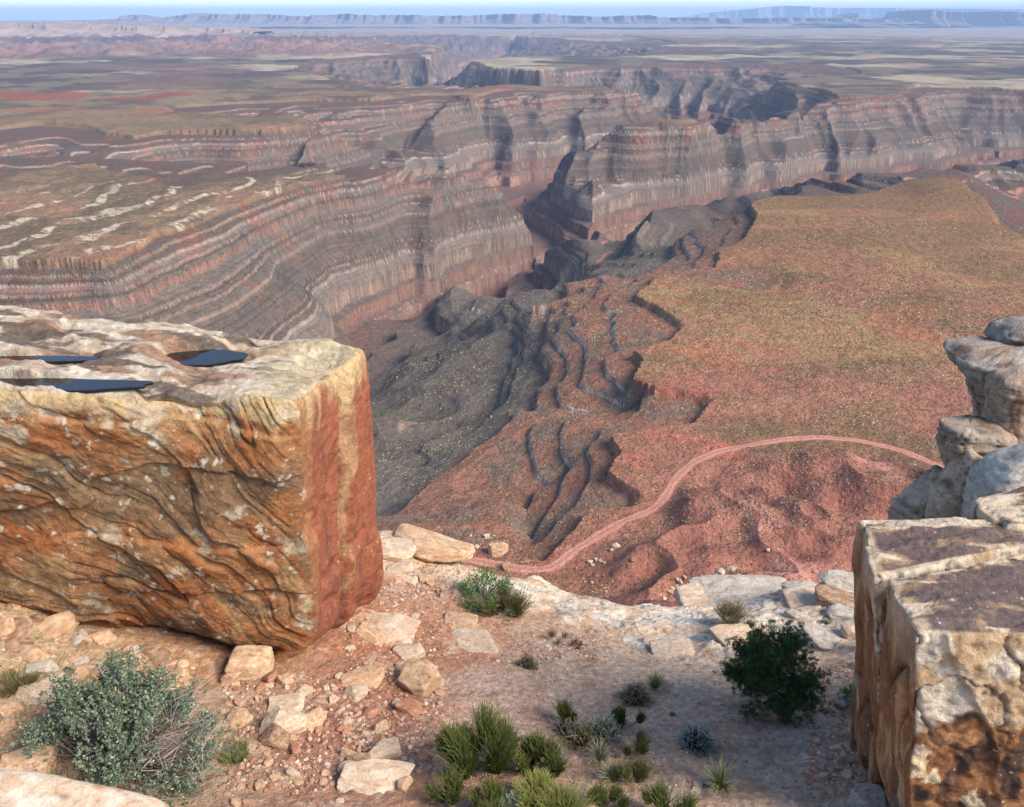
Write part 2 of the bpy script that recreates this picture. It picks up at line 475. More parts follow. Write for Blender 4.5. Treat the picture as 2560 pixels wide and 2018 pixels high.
    P = mixc(P, (0.285, 0.18, 0.09), ss(-.1, .5, n2 * .6 + n1) * .7 * ss(600, 900, Y))
    P = mixc(P, (0.20, 0.10, 0.06), ss(0.0, .6, -n1 + .5 * n2) * .5)
    P = mixc(P, (0.19, 0.115, 0.065), ss(.0, .4, fbm2(X / 420, Y / 170, 4, 103) + .8 * ss(1250, 1700, Y) - .25 * ss(900, 700, Y)) * .85)
    redst = ss(.35, .6, fbm2(X / 150 + Y / 90, Y / 300 - X / 200, 4, 101)) * ss(1500, 700, Y)
    P = mixc(P, (0.42, 0.11, 0.075), redst * .35)
    P = mixc(P, (0.27, 0.115, 0.085), mound_m * .9)
    dr = np.exp(-np.abs(fbm2(X / 330 + .3 * n2, Y / 330, 3, 105)) / .012) * ss(2200, 1500, R)
    P = mixc(P, (0.36, 0.17, 0.12), dr * .55)
    P = mixc(P, (0.17, 0.085, 0.07), mound_m * ss(.1, .6, n1 + .4 * n2) * .6)
    P = mixc(P, (0.45, 0.21, 0.17), mound_m * ss(.35, .7, n2) * .6)
    # mid distance: tan/olive grass with brown scrub
    far1 = ss(1900, 2900, R)
    Q = np.zeros(shp, np.float32); Q[:] = (0.205, 0.145, 0.095)
    Q = mixc(Q, (0.12, 0.09, 0.065), ss(-.1, .4, fbm2(X / 260, Y / 260, 5, 111)))
    Q = mixc(Q, (0.26, 0.11, 0.075), ss(.15, .5, fbm2(X / 500, Y / 500, 5, 115)) * .7)
    P = mixc(P, (0, 0, 0), far1) + Q * far1[..., None]
    # left plateau: olive with white contour bands
    lm = ss(1600, 1000, X + 1800) * 0 + ss(-150, -450, X) * ss(3600, 3000, Y)
    lb = fbm2(X / 500, Y / 500, 3, 121)
    Lc = np.zeros(shp, np.float32); Lc[:] = (0.215, 0.142, 0.092)
    Lc = mixc(Lc, (0.145, 0.105, 0.073), ss(-.2, .3, n1 + .5 * n2))
    Lc = mixc(Lc, (0.27, 0.13, 0.085), ss(.1, .5, -n1 + .3 * n2) * .5)
    # distance to the rim gives the banding
    wb = ss(.70, .76, sdn - np.floor(sdn)) * ss(.97, .90, sdn - np.floor(sdn))
    Lc = mixc(Lc, (0.44, 0.37, 0.27), wb * ss(-.35, .3, n2 + .6 * n3 + .5 * n1) * .8 * ss(620, 380, sd + 200 * n1) * ss(15, 60, sd))
    Lc = mixc(Lc, (0.17, 0.13, 0.08), ss(500, 900, sd + 200 * n1) * .6)
    P = mixc(P, (0, 0, 0), lm) + Lc * lm[..., None]
    # distant plain: dark scrub and pale grass
    far2 = ss(3900, 5600, R + 800 * n1)
    D = np.zeros(shp, np.float32); D[:] = (0.085, 0.072, 0.068)
    g1 = fbm2(X / 1500, Y / 1100, 5, 131)
    D = mixc(D, (0.33, 0.27, 0.195), ss(.10, .36, g1))
    D = mixc(D, (0.20, 0.16, 0.11), ss(-.05, .3, fbm2(X / 420, Y / 420, 4, 135)) * .6)
    D = mixc(D, (0.16, 0.10, 0.085), ss(.25, .5, fbm2(X / 2500, Y / 2500, 5, 137)) * .7)
    D = mixc(D, (0.27, 0.15, 0.125), bl * .8)
    D = mixc(D, (0.14, 0.12, 0.12), bl * ss(.0, .5, fbm2(X / 700, Y / 700, 4, 139)) * .8)
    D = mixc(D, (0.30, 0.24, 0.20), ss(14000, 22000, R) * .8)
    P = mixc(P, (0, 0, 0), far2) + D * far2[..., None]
    # red patch on the far left
    e = at_z(80, 240, H0)
    re = np.exp(-(((X - e[0]) / 900) ** 2 + ((Y - e[1]) / 260) ** 2))
    P = mixc(P, (0.24, 0.075, 0.05), ss(.45, .8, re + .6 * n1) * .8)
    tm = ss(2.0, .3, d)
    C = C * (1 - tm)[..., None] + P * tm[..., None]
    # bench between plain and dark slope keeps the red soil
    bench = ss(66, 54, d) * (1 - tm) * ss(1650, 1200, Y) * ss(-300, -60, X)
    C = C + (mixc(0 * C + np.array((0.27, 0.125, 0.085), np.float32), (0.20, 0.13, 0.095), ss(-.2, .4, n2)) * (1 - .0) - C) * (bench * (1 - cliff) * .9)[..., None]
    C = mixc(C, (0.15, 0.115, 0.095), ss(.34, .62, g) * (1 - cliff) * ss(2300, 1500, R) * ss(3, 8, d) * ss(90, 50, d) * ss(-300, -60, X) * .9)
    C = mixc(C, (0.50, 0.41, 0.36), bench * cliff * ss(-.1, .4, n3) * .7)
    C *= (1 + .22 * n3)[..., None]
    C = np.clip(C, 0.01, .62)
    nr, nt = X.shape
    V = np.stack([X, Y, z], -1).reshape(-1, 3)
    i = np.arange(nr * nt).reshape(nr, nt)
    Fq = np.stack([i[:-1, :-1], i[:-1, 1:], i[1:, 1:], i[1:, :-1]], -1).reshape(-1, 4)[:, ::-1]
    m = NT('canyon_ground')
    a = m.n('ShaderNodeAttribute', attribute_name='Col').outputs['Color']
    pos = m.coord('Object')
    # shrubs and stones as specks: three sizes
    v1 = m.vor(pos, 0.22); s1 = m.ramp(v1, [(0.0, 1.0), (0.30, 1.0), (0.42, 0.0)])
    nn = m.noise(pos, 0.02, 3)
    dens = m.ramp(nn, [(0.35, 0.25), (0.6, 0.9)])
    c1 = m.mix(m.math('MULTIPLY', s1, m.math('MULTIPLY', dens, .35)), a, (0.05, 0.055, 0.03))
    v2 = m.vor(m.mapping(pos, loc=(31, 17, 3)), 0.33)
    s2 = m.ramp(v2, [(0.0, 1.0), (0.16, 1.0), (0.26, 0.0)])
    c2 = m.mix(m.math('MULTIPLY', s2, .55), c1, m.mix(1.0, a, (1.9, 1.8, 1.5), 'MULTIPLY'))
    gnd = m.noise(pos, 0.9, 4, .65)
    c3 = m.mix(1.0, c2, m.ramp(gnd, [(0.3, 0.72), (0.7, 1.25)]), 'MULTIPLY')
    m.base(c3)
    m.b.inputs['Roughness'].default_value = 1.0
    m.b.inputs['Specular IOR Level'].default_value = 0.0
    hh = m.math('ADD', m.noise(pos, 0.12, 6, .65), m.math('MULTIPLY', s1, .12))
    m.nrm(m.bump(hh, 1.0, 5.0))
    o = mesh_np('canyon_terrain', V, Fq, m.m, smooth=True, col=C.reshape(-1, 3))
    tag(o, 'canyon and desert plain below the cliff', kind='structure')
    return dict(th=th, lr=lr, z=z)

TER = build_terrain()
def ter_z(x, y):
    t = np.interp(np.arctan2(x, y), TER['th'], np.arange(len(TER['th'])))
    r = np.interp(0.5 * np.log(np.asarray(x) ** 2 + np.asarray(y) ** 2), TER['lr'], np.arange(len(TER['lr'])))
    return bil(TER['z'], r, t)
def on_ter(px, py):
    """photo pixel -> point on the terrain by marching the ray"""
    d = ray(px, py); s = np.geomspace(380, 9000, 900) / math.hypot(d[0], d[1])
    P = d[None, :] * s[:, None]
    f = P[:, 2] - ter_z(P[:, 0], P[:, 1])
    k = int(np.argmax(f < 0))
    return P[k] + (P[k] - P[k - 1]) * (f[k] / max(1e-6, (f[k - 1] - f[k])))
# ================================================================== DIRT ROAD
def build_road():
    pts = []
    for i in range(len(ROAD) - 1):
        for t in np.linspace(0, 1, 14, endpoint=False):
            pts.append(ROADW[i] * (1 - t) + ROADW[i + 1] * t)
    pts = np.array(pts)[:, :2]
    for _ in range(14):
        pts[1:-1] = (pts[:-2] + pts[1:-1] * 2 + pts[2:]) / 4
    d = np.gradient(pts, axis=0); d /= np.linalg.norm(d, axis=1)[:, None]
    n = np.stack([-d[:, 1], d[:, 0]], -1)
    offs = np.array([-4.6, -2.9, -1.9, -.8, .8, 1.9, 2.9, 4.6])
    zz = np.array([-.3, .12, .04, .1, .1, .04, .12, -.3])
    V = []
    k = 1 + .25 * fbm2(np.arange(len(pts)) * .12, np.zeros(len(pts)), 2, 3)
    for o, z in zip(offs, zz):
        p = pts + n * (o * k)[:, None]
        V.append(np.column_stack([p, ter_z(p[:, 0], p[:, 1]) + z + .25]))
    V = np.stack(V, 1)
    for c in range(len(offs)):                      # even grade along the road
        for _ in range(6): V[1:-1, c, 2] = (V[:-2, c, 2] + V[1:-1, c, 2] + V[2:, c, 2]) / 3
    V[:, :, 2] = np.maximum(V[:, :, 2], np.stack([ter_z(V[:, c, 0], V[:, c, 1]) for c in range(len(offs))], 1) + np.where(np.abs(offs) > 4, -.25, .12))
    nr, nc = V.shape[:2]; i = np.arange(nr * nc).reshape(nr, nc)
    Fq = np.stack([i[:-1, :-1], i[1:, :-1], i[1:, 1:], i[:-1, 1:]], -1).reshape(-1, 4)[:, ::-1]
    C = np.zeros((nr, nc, 3), np.float32); C[:] = (.35, .155, .11)
    C[:, [2, 5]] = (.42, .215, .16); C[:, [0, 7]] = (.30, .13, .09); C[:, [1, 6]] = (.42, .19, .14)
    m = NT('dirt_road'); a = m.n('ShaderNodeAttribute', attribute_name='Col').outputs['Color']
    m.base(m.mix(1.0, a, m.ramp(m.noise(m.coord('Object'), .5, 5, .6), [(.3, .62), (.7, 1.3)]), 'MULTIPLY'))
    m.b.inputs['Roughness'].default_value = 1.0
    o = mesh_np('dirt_road', V.reshape(-1, 3), Fq, m.m, col=C.reshape(-1, 3))
    tag(o, 'red dirt road curving over the desert plain', kind='structure')

# desert scrub on the plain: thousands of knee-high bushes, one object
def build_scrub():
    r = np.random.default_rng(31)
    n = 150000
    th = r.uniform(-.5, .72, n); lr = r.uniform(math.log(425), math.log(1900), n)
    R = np.exp(lr); x, y = R * np.sin(th), R * np.cos(th)
    z = ter_z(x, y)
    dx = (ter_z(x + 2, y) - z) / 2; dy = (ter_z(x, y + 2) - z) / 2
    dens = .45 + .9 * fbm2(x / 60, y / 60, 3, 5) + .3 * fbm2(x / 14, y / 14, 2, 7)
    rd = np.min(np.hypot(x[:, None] - ROADW[None, 5:-1, 0], y[:, None] - ROADW[None, 5:-1, 1]), axis=1)
    onroad = np.abs(y - np.interp(x, ROADW[:, 0], ROADW[:, 1])) < 14
    keep = (r.uniform(size=n) < np.clip(dens, .08, 1) * np.clip(1000 / R, .35, 1) ** 1.0) & (np.hypot(dx, dy) < 1.2) & ~(onroad & (x > 20)) & (rd > 7)
    x, y, z, R = x[keep], y[keep], z[keep], R[keep]; n = len(x)
    s = r.uniform(.35, .95, n) * np.clip(R / 700, .9, 1.6)
    base = np.array([(1, 0, 0), (.31, .95, 0), (-.81, .59, 0), (-.81, -.59, 0), (.31, -.95, 0), (0, 0, .85)], float)
    f = np.array([(0, 1, 5), (1, 2, 5), (2, 3, 5), (3, 4, 5), (4, 0, 5)])
    jit = 1 + .3 * r.normal(size=(n, 6, 1))
    V = base[None] * s[:, None, None] * jit + np.stack([x, y, z - .05], -1)[:, None]
    gold = r.uniform(size=n) < np.clip(.22 + .5 * fbm2(x / 120, y / 120, 3, 9), .05, .8)
    c = np.where(gold[:, None], (.36, .27, .15), (.075, .075, .04)) * r.uniform(.7, 1.25, (n, 1))
    C = np.repeat(c, 6, 0)
    F_ = (f[None] + (np.arange(n) * 6)[:, None, None]).reshape(-1, 3)
    m = NT('desert_scrub'); a = m.n('ShaderNodeAttribute', attribute_name='Col').outputs['Color']; m.base(a); m.b.inputs['Roughness'].default_value = 1.0
    o = mesh_np('desert_scrub', V.reshape(-1, 3), F_, m.m, smooth=True, col=C.astype(np.float32))
    tag(o, 'sparse dark and golden bushes dotting the desert plain', 'scrub', kind='stuff')
    print('scrub', n)
build_road(); build_scrub()
# ================================================================== FAR MESAS
def ridge(name, prof, dist, base_py, label, col, depth, seed, rough):
    prof = [(a, b + (6.5 if seed == 3 else 2.5 if name != 'distant_mountains' else 0)) for a, b in prof]
    xs = np.linspace(prof[0][0], prof[-1][0], int((prof[-1][0] - prof[0][0]) / 1.6))
    top = np.interp(xs, [p[0] for p in prof], [p[1] for p in prof])
    top = top + (3.5 if name == 'distant_cliffs' else 0) + rough * fbm2(xs / 30, xs * 0, 4, seed)
    rows = []
    fr = [(-.55, 0), (-.25, .28), (-.08, .50), (0, .62), (.03, 1.0), (.5, 1.0), (1.0, .97), (1.1, .4), (1.4, 0)]
    X0 = (xs - CX) / FPX
    zb = at_y(0, base_py, dist)[2]
    V = []
    for fy, fz in fr:
        y = dist + depth * fy * (1 + .5 * fbm2(xs / 22, xs * 0 + fy, 3, seed + 2)) + depth * .8 * fbm2(xs / 60, xs * 0, 3, seed + 4)
        zt = np.array([at_y(0, t, dist)[2] for t in top])
        z = zb - 150 + (zt - zb + 150) * fz
        x = X0 * dist / np.array([ray(0, t)[1] for t in top])
        V.append(np.column_stack([x, y, z]))
    V = np.array(V); nr, nc = V.shape[:2]; i = np.arange(nr * nc).reshape(nr, nc)
    Fq = np.stack([i[:-1, :-1], i[:-1, 1:], i[1:, 1:], i[1:, :-1]], -1).reshape(-1, 4)
    m = NT(name + '_rock')
    m.base(m.mix(1.0, col, m.ramp(m.noise(m.mapping(m.coord('Object'), scale=(1, 1, 6)), .002, 6, .7), [(.3, .6), (.7, 1.35)]), 'MULTIPLY'))
    m.b.inputs['Roughness'].default_value = 1
    o = mesh_np(name, V.reshape(-1, 3), Fq, m.m, smooth=False)
    tag(o, label, kind='structure')
ridge('distant_cliffs', [(-300,46),(100,45),(230,42),(300,37),(325,28),(350,33),(380,38),(420,30),(470,25),(490,31),(560,26),(650,25),(700,29),(760,32),(800,28),(870,24),(900,28),(1000,28),(1100,30),(1200,28),(1280,25),(1390,25),(1410,29),(1500,33),(1560,30),(1620,29),(1640,34),(1800,36),(2000,36),(2150,38),(2300,41)], 30000, 47, 'pale red cliff line near the horizon', (.17, .145, .15), 1400, 3, 2.2)
ridge('distant_mesa', [(2040,47),(2095,42),(2115,38),(2130,31),(2150,41),(2170,43),(2225,43),(2250,44),(2266,43),(2274,26),(2278,24),(2320,23),(2361,27),(2393,28),(2400,44),(2432,45),(2441,28),(2480,26),(2520,27),(2560,30),(2700,28),(2720,44)], 33000, 54, 'dark blue mesas on the horizon at the right', (.16, .12, .11), 1500, 9, .6)
ridge('distant_mountains', [(1700,44),(1790,32),(1841,27),(1918,19),(1965,14),(2018,19),(2120,20),(2225,20),(2400,22),(2560,25),(2900,30)], 62000, 50, 'very faint blue range behind the mesas', (.2, .2, .2), 3000, 15, .5)
ridge('distant_cliffs', [(-300,58),(0,52),(120,50),(260,56),(420,60),(520,66),(640,73)], 17000, 72, 'low blue ridge at the far left', (.26, .19, .15), 1500, 21, 2.0)
# ================================================================== LEDGE (foreground ground)
GC = [(0,2018,-4.9),(-200,1800,-4.9),(0,1700,-5.3),(0,1560,-5.2),(-300,1500,-5.0),(300,1640,-5.6),(480,1665,-5.9),(700,1670,-6.0),(850,1600,-6.15),(945,1500,-6.3),
      (560,1900,-5.55),(900,1900,-5.65),(970,1380,-6.65),(1060,1360,-6.8),(1000,1450,-6.55),(1150,1425,-6.95),(1250,1460,-7.2),(1354,1450,-7.45),(1450,1490,-7.5),(1598,1525,-7.55),(1740,1520,-7.5),
      (1900,1500,-7.45),(2143,1450,-7.35),(1300,1600,-6.75),(1600,1700,-6.5),(1915,1780,-6.2),(2000,1600,-6.9),(2150,1800,-5.9),(2230,1960,-5.5),(1280,2018,-5.35),(1800,2018,-5.35),(1500,1900,-5.8),
      (2500,1600,-5.8),(2500,2018,-5.2),(850,1750,-6.0),(700,2018,-5.25),(1060,1600,-6.45)]
gp = np.array([at_z(*c) for c in GC])
gp = np.vstack([gp, [[-14, 8, -5.0], [-14, 2, -4.6], [14, 3, -5.0], [9, 12, -7.6], [14, 14, -7.4], [0, -8, -4.6], [-12, -8, -4.4], [12, -8, -4.6], [-6, 9.5, -6.2], [-12, 10, -6.0], [6.5, 9, -7.0]]])
_A = np.hypot(gp[:, None, 0] - gp[None, :, 0], gp[:, None, 1] - gp[None, :, 1]) + np.eye(len(gp)) * 0.05
_B = np.hstack([np.ones((len(gp), 1)), gp[:, :2]])
_M = np.block([[-_A, _B], [_B.T, np.zeros((3, 3))]])
_w = np.linalg.solve(_M, np.concatenate([gp[:, 2], np.zeros(3)]))
def ground_base(x, y):
    z = _w[-3] + _w[-2] * x + _w[-1] * y
    for i in range(len(gp)):
        z = z - _w[i] * np.hypot(x - gp[i, 0], y - gp[i, 1])
    return z
RIM = [(950,1318),(1000,1322),(1083,1342),(1133,1386),(1152,1409),(1183,1411),(1249,1429),(1354,1436),(1432,1460),(1554,1500),(1598,1513),(1648,1509),(1760,1500),(1900,1480),(2005,1458),(2143,1427)]
def _rimz(px): return np.interp(px, [950, 1060, 1150, 1250, 1354, 1598, 2143], [-6.75, -6.85, -6.95, -7.25, -7.45, -7.6, -7.4])
rimw = np.array([at_z(a, b, _rimz(a)) for a, b in RIM])
RX = np.concatenate([[-60, -14, -6, -3], rimw[:, 0], [5.0, 7.6, 8.6, 14, 60]])
RY = np.concatenate([[14, 10, 10.2, 10.2], rimw[:, 1], [9.7, 10.0, 10.2, 10.5, 14]])

def rim_y(x): return np.interp(x, RX, RY) + 0.12 * pn2(np.asarray(x) * 1.7, np.zeros_like(np.asarray(x, float)), 3)
def rock_mask(x, y):
    """1 on bare cream slick rock along the edge"""
    d = rim_y(x) - y
    w = np.interp(x, [-3, -1.2, -0.6, 0.0, 1.6, 3, 5], [1.3, 1.1, 1.1, 1.0, 1.45, 1.8, 2.2])
    return ss(w + .25, w - .12, d + .45 * fbm2(x * 1.3, y * 1.3, 4, 7))
def ledge_z(x, y):
    x = np.asarray(x, float); y = np.asarray(y, float)
    z = ground_base(x, y)
    rk = rock_mask(x, y)
    z = z + fbm2(x * .8, y * .8, 3, 12) * .07 + fbm2(x * 4, y * 4, 4, 15) * .022 * (1 - rk) + fbm2(x * 16, y * 16, 3, 18) * .008
    # slick rock: cross-bedded steps and a rounded lip
    st = fbm2(x * .9, y * 1.6, 3, 25) * 3.2
    step = np.floor(st) + ss(.82, 1.0, st - np.floor(st))
    z = z + rk * (.07 + step * .028 + .012 * fbm2(x * 2.5 + 3 * y, y * 6, 3, 29))
    # broken sheets near the edge
    out = y - rim_y(x)
    z = z - np.where(out > -.5, .55 * np.clip(out + .5, 0, None) ** 2, 0)
    z = z - np.where(out > 0, np.interp(out, [0, .35, 1.2, 3, 60], [0, 1.2, 8, 25, 110]), 0)
    return z
def build_ledge():
    xs = np.concatenate([np.linspace(-60, -7, 60, endpoint=False), np.arange(-7, 5.6, .018), np.linspace(5.6, 60, 80)])
    ys = np.concatenate([np.linspace(-20, 2.4, 40, endpoint=False), np.arange(2.4, 11.6, .018), np.linspace(11.6, 18, 120, endpoint=False), np.linspace(18, 80, 40)])
    X, Y = np.meshgrid(xs, ys)
    Z = ledge_z(X, Y)
    rk = rock_mask(X, Y)
    # soil colours from control points in the photograph, blended on the ground
    cz = [(850,1700,(.41,.20,.12)),(1000,1450,(.44,.24,.15)),(930,1850,(.34,.16,.11)),(1100,1600,(.42,.19,.11)),(600,1700,(.44,.25,.14)),(560,1960,(.42,.31,.21)),
          (200,1560,(.42,.28,.16)),(50,1850,(.45,.33,.20)),(760,1960,(.38,.19,.13)),(1250,1700,(.50,.34,.25)),(1350,1620,(.47,.31,.21)),(1300,1850,(.46,.31,.22)),(1620,1600,(.44,.32,.22)),
          (1600,1800,(.44,.30,.21)),(1750,1900,(.42,.28,.19)),(2000,1900,(.38,.31,.25)),(1400,2000,(.43,.26,.16)),(1900,1800,(.36,.26,.19)),(2150,1800,(.45,.27,.16)),(2050,1650,(.42,.31,.22)),(1100,1950,(.38,.22,.15)),(950,1600,(.44,.19,.10)),(2200,1950,(.32,.23,.16))]
    W = 0; C = 0
    wx = X + .35 * fbm2(X * .9, Y * .9, 4, 41); wy = Y + .35 * fbm2(X * .9, Y * .9, 4, 45)
    for px, py, c in cz:
        P = at_z(px, py, -6.2)
        w = 1 / (((wx - P[0]) ** 2 + (wy - P[1]) ** 2) ** 1.6 + .02)
        W = W + w; C = C + w[..., None] * np.array(c, np.float32)
    C = (C / W[..., None]).astype(np.float32)
    C = C * (1 + .2 * ss(-1.2, 0, X))[..., None].astype(np.float32)
    n1 = fbm2(X * 3, Y * 3, 4, 51); n2 = fbm2(X * 14, Y * 14, 3, 55)
    C = mixc(C, (.30, .17, .11), ss(.25, .7, n1) * .5)
    C = mixc(C, (.62, .47, .35), ss(.25, .6, -n1 + .4 * n2) * .45)
    C *= (1 + .22 * n2)[..., None]
    K = np.zeros_like(C); K[:] = (.66, .52, .39)
    K = mixc(K, (.72, .64, .53), ss(-.2, .4, fbm2(X * 1.6, Y * 2.4, 4, 61)))
    K = mixc(K, (.55, .33, .20), ss(.1, .55, fbm2(X * 2.2, Y * 2.2, 4, 65)) * .75)
    K = mixc(K, (.60, .38, .24), ss(-.6, -1.6, X) * .6)
    K = mixc(K, (.30, .25, .20), ss(.35, .7, fbm2(X * 6, Y * 9, 4, 67)) * .6)
    C = C + (K - C) * rk[..., None]
    C = np.clip(C * 1.08, .02, .8)
    nr, nt = X.shape
    i = np.arange(nr * nt).reshape(nr, nt)
    Fq = np.stack([i[:-1, :-1], i[:-1, 1:], i[1:, 1:], i[1:, :-1]], -1).reshape(-1, 4)
    m = NT('ledge_soil')
    a = m.n('ShaderNodeAttribute', attribute_name='Col').outputs['Color']
    pos = m.coord('Object')
    g1 = m.noise(pos, 14, 6, .7); g2 = m.noise(pos, 70, 4, .7)
    c = m.mix(1.0, a, m.ramp(g1, [(.3, .70), (.7, 1.28)]), 'MULTIPLY')
    c = m.mix(1.0, c, m.ramp(g2, [(.3, .72), (.7, 1.25)]), 'MULTIPLY')
    v = m.vor(pos, 22); peb = m.ramp(v, [(.0, 1), (.14, 1), (.26, 0)])
    vc = m.vor(pos, 22, out='Color')
    sep = m.n('ShaderNodeSeparateColor'); m.l(vc, sep.inputs[0])
    c = m.mix(m.math('MULTIPLY', peb, m.math('GREATER_THAN', sep.outputs[0], .55)), c, m.mix(sep.outputs[1], (.28, .16, .10), (.62, .50, .38)))
    m.base(c)
    h = m.math('ADD', m.math('MULTIPLY', g1, 1.0), m.math('ADD', m.math('MULTIPLY', g2, .35), m.math('MULTIPLY', peb, .25)))
    m.nrm(m.bump(h, 1.0, .06))
    V = np.stack([X, Y, Z], -1).reshape(-1, 3)
    o = mesh_np('ledge_ground', V, Fq, m.m, col=C.reshape(-1, 3))
    tag(o, 'red and tan soil bench with a cream slick rock edge', kind='structure')
build_ledge()
def on_ground(px, py):
    d = ray(px, py)
    s = np.linspace(4.5, 20, 1500)
    P = d[None, :] * s[:, None]
    f = P[:, 2] - ledge_z(P[:, 0], P[:, 1])
    k = int(np.argmax(f < 0))
    return P[k] + (P[k - 1] - P[k]) * 0.5
# ================================================================== ROCK BUILDERS
def normals_of(V, Fq):
    a, b, c, d = (V[Fq[:, i]] for i in range(4))
    n = np.cross(c - a, d - b)
    N = np.zeros_like(V)
    for i in range(4): 
        for k in range(3): N[:, k] += np.bincount(Fq[:, i], n[:, k], len(V))
    return N / (np.linalg.norm(N, axis=1)[:, None] + 1e-12)

def cube_grid(nx, ny, nz):
    """welded surface grid of the unit cube [0,1]^3; outward quads"""
    idx = -np.ones((nx + 1, ny + 1, nz + 1), np.int64)
    I = np.indices(idx.shape)
    s = (I[0] == 0) | (I[0] == nx) | (I[1] == 0) | (I[1] == ny) | (I[2] == 0) | (I[2] == nz)
    idx[s] = np.arange(s.sum())
    P = np.stack([I[0][s] / nx, I[1][s] / ny, I[2][s] / nz], -1).astype(np.float64)
    Fs = []
    def q(g, flip):
        f = np.stack([g[:-1, :-1], g[1:, :-1], g[1:, 1:], g[:-1, 1:]], -1).reshape(-1, 4)
        Fs.append(f[:, ::-1] if flip else f)
    q(idx[:, :, 0], True); q(idx[:, :, -1], False)
    q(idx[:, 0, :], False); q(idx[:, -1, :], True)
    q(idx[0, :, :], True); q(idx[-1, :, :], False)
    return P, np.concatenate(Fs)

def hex_surface(C8, step, rnd):
    """C8: corners [x][y][z] -> rounded hexahedron; returns V, F, uvw"""
    C8 = np.array(C8, float).reshape(2, 2, 2, 3)
    L = [np.mean([np.linalg.norm(C8[1, j, k] - C8[0, j, k]) for j in (0, 1) for k in (0, 1)]),
         np.mean([np.linalg.norm(C8[j, 1, k] - C8[j, 0, k]) for j in (0, 1) for k in (0, 1)]),
         np.mean([np.linalg.norm(C8[j, k, 1] - C8[j, k, 0]) for j in (0, 1) for k in (0, 1)])]
    n = [max(3, int(l / step)) for l in L]
    P, Fq = cube_grid(*n)
    S = P * np.array(L)
    r = rnd
    q = np.clip(S, r, np.array(L) - r)
    dv = S - q; dl = np.linalg.norm(dv, axis=1)[:, None]
    S2 = np.where(dl > 1e-9, q + r * dv / np.maximum(dl, 1e-9), S)
    S2 = np.where((np.abs(dv) > 1e-9).sum(1)[:, None] >= 2, S2, S)
    U = S2 / np.array(L)
    u, v, w = U[:, 0:1], U[:, 1:2], U[:, 2:3]
    V = 0
    for i in (0, 1):
        for j in (0, 1):
            for k in (0, 1):
                V = V + (u if i else 1 - u) * (v if j else 1 - v) * (w if k else 1 - w) * C8[i, j, k]
    return V, Fq, P

def rock_mat(name, scale=1.0, bump=.6, fine=(0.68, 1.3), spots=None, spec=.15, rough=.88, bdist=.04):
    m = NT(name)
    a = m.n('ShaderNodeAttribute', attribute_name='Col').outputs['Color']
    pos = m.coord('Object')
    g1 = m.noise(pos, 9 * scale, 7, .68, .4); g2 = m.noise(pos, 55 * scale, 5, .7)
    c = m.mix(1.0, a, m.ramp(g1, [(.28, fine[0]), (.72, fine[1])]), 'MULTIPLY')
    c = m.mix(1.0, c, m.ramp(g2, [(.3, .78), (.7, 1.2)]), 'MULTIPLY')
    if spots:
        v = m.vor(m.mapping(pos, scale=(1, 1, 1)), spots[0])
        big = m.noise(pos, spots[0] * .22, 3, .6)
        k = m.math('MULTIPLY', m.ramp(v, [(0, 1), (.12, 1), (.2, 0)]), m.ramp(big, [(.5, 0), (.62, spots[2])]))
        c = m.mix(k, c, spots[1])
    m.base(c)
    h = m.math('ADD', g1, m.math('MULTIPLY', g2, .35))
    m.nrm(m.bump(h, bump, bdist))
    m.b.inputs['Specular IOR Level'].default_value = spec
    m.b.inputs['Roughness'].default_value = rough
    return m.m

# small angular stones: convex body chopped by random planes, then weathered
def _ico(sub):
    import bmesh
    bm = bmesh.new(); bmesh.ops.create_icosphere(bm, subdivisions=sub, radius=1)
    bm.verts.ensure_lookup_table()
    v = np.array([x.co[:] for x in bm.verts]); f = np.array([[x.index for x in fc.verts] for fc in bm.faces]); bm.free()
    return v, f
ICO = {k: _ico(k) for k in (2, 3, 4, 5, 6)}
def stone_shape(seed, sub=3, planes=11, size=(1, .7, .4), rough=.05, soft=.0):
    r = np.random.default_rng(seed)
    d, f = ICO[sub]
    n = r.normal(size=(planes, 3)); n /= np.linalg.norm(n, axis=1)[:, None]
    n = np.vstack([n, np.eye(3), -np.eye(3)])
    off = np.concatenate([r.uniform(.62, 1.0, planes), r.uniform(.75, 1.0, 6)])
    t = d @ n.T
    rr = np.where(t > 1e-3, off / np.maximum(t, 1e-3), 9).min(1)
    if soft:
        k = 1.0 / soft * 6
        w = np.where(t > 1e-3, np.maximum(t, 1e-3) / off, 0)
        rr = (w ** k).sum(1) ** (-1 / k)
    v = d * rr[:, None]
    # layered sandstone: small steps
    nz = fbm3(v[:, 0] * 2 + seed, v[:, 1] * 2, v[:, 2] * 6, 3, seed % 17)
    v = v * (1 + rough * nz)[:, None]
    return v * np.array(size), f
# ================================================================== LARGE ROCKS
def P_y(px, py, y): return at_y(px, py, y)
# pools of rain water on the boulder's top (photo pixel, radii, level)
def _top(px, py):
    z = -2.85
    for _ in range(6): z = -3.0 + (-1.7 - at_z(px, py, z)[0]) * .108
    return z - .035
POOLS = [(500, 890, .37, .17, _top(500, 890)), (60, 958, .95, .13, _top(60, 958)), (40, 893, .70, .06, _top(40, 893))]
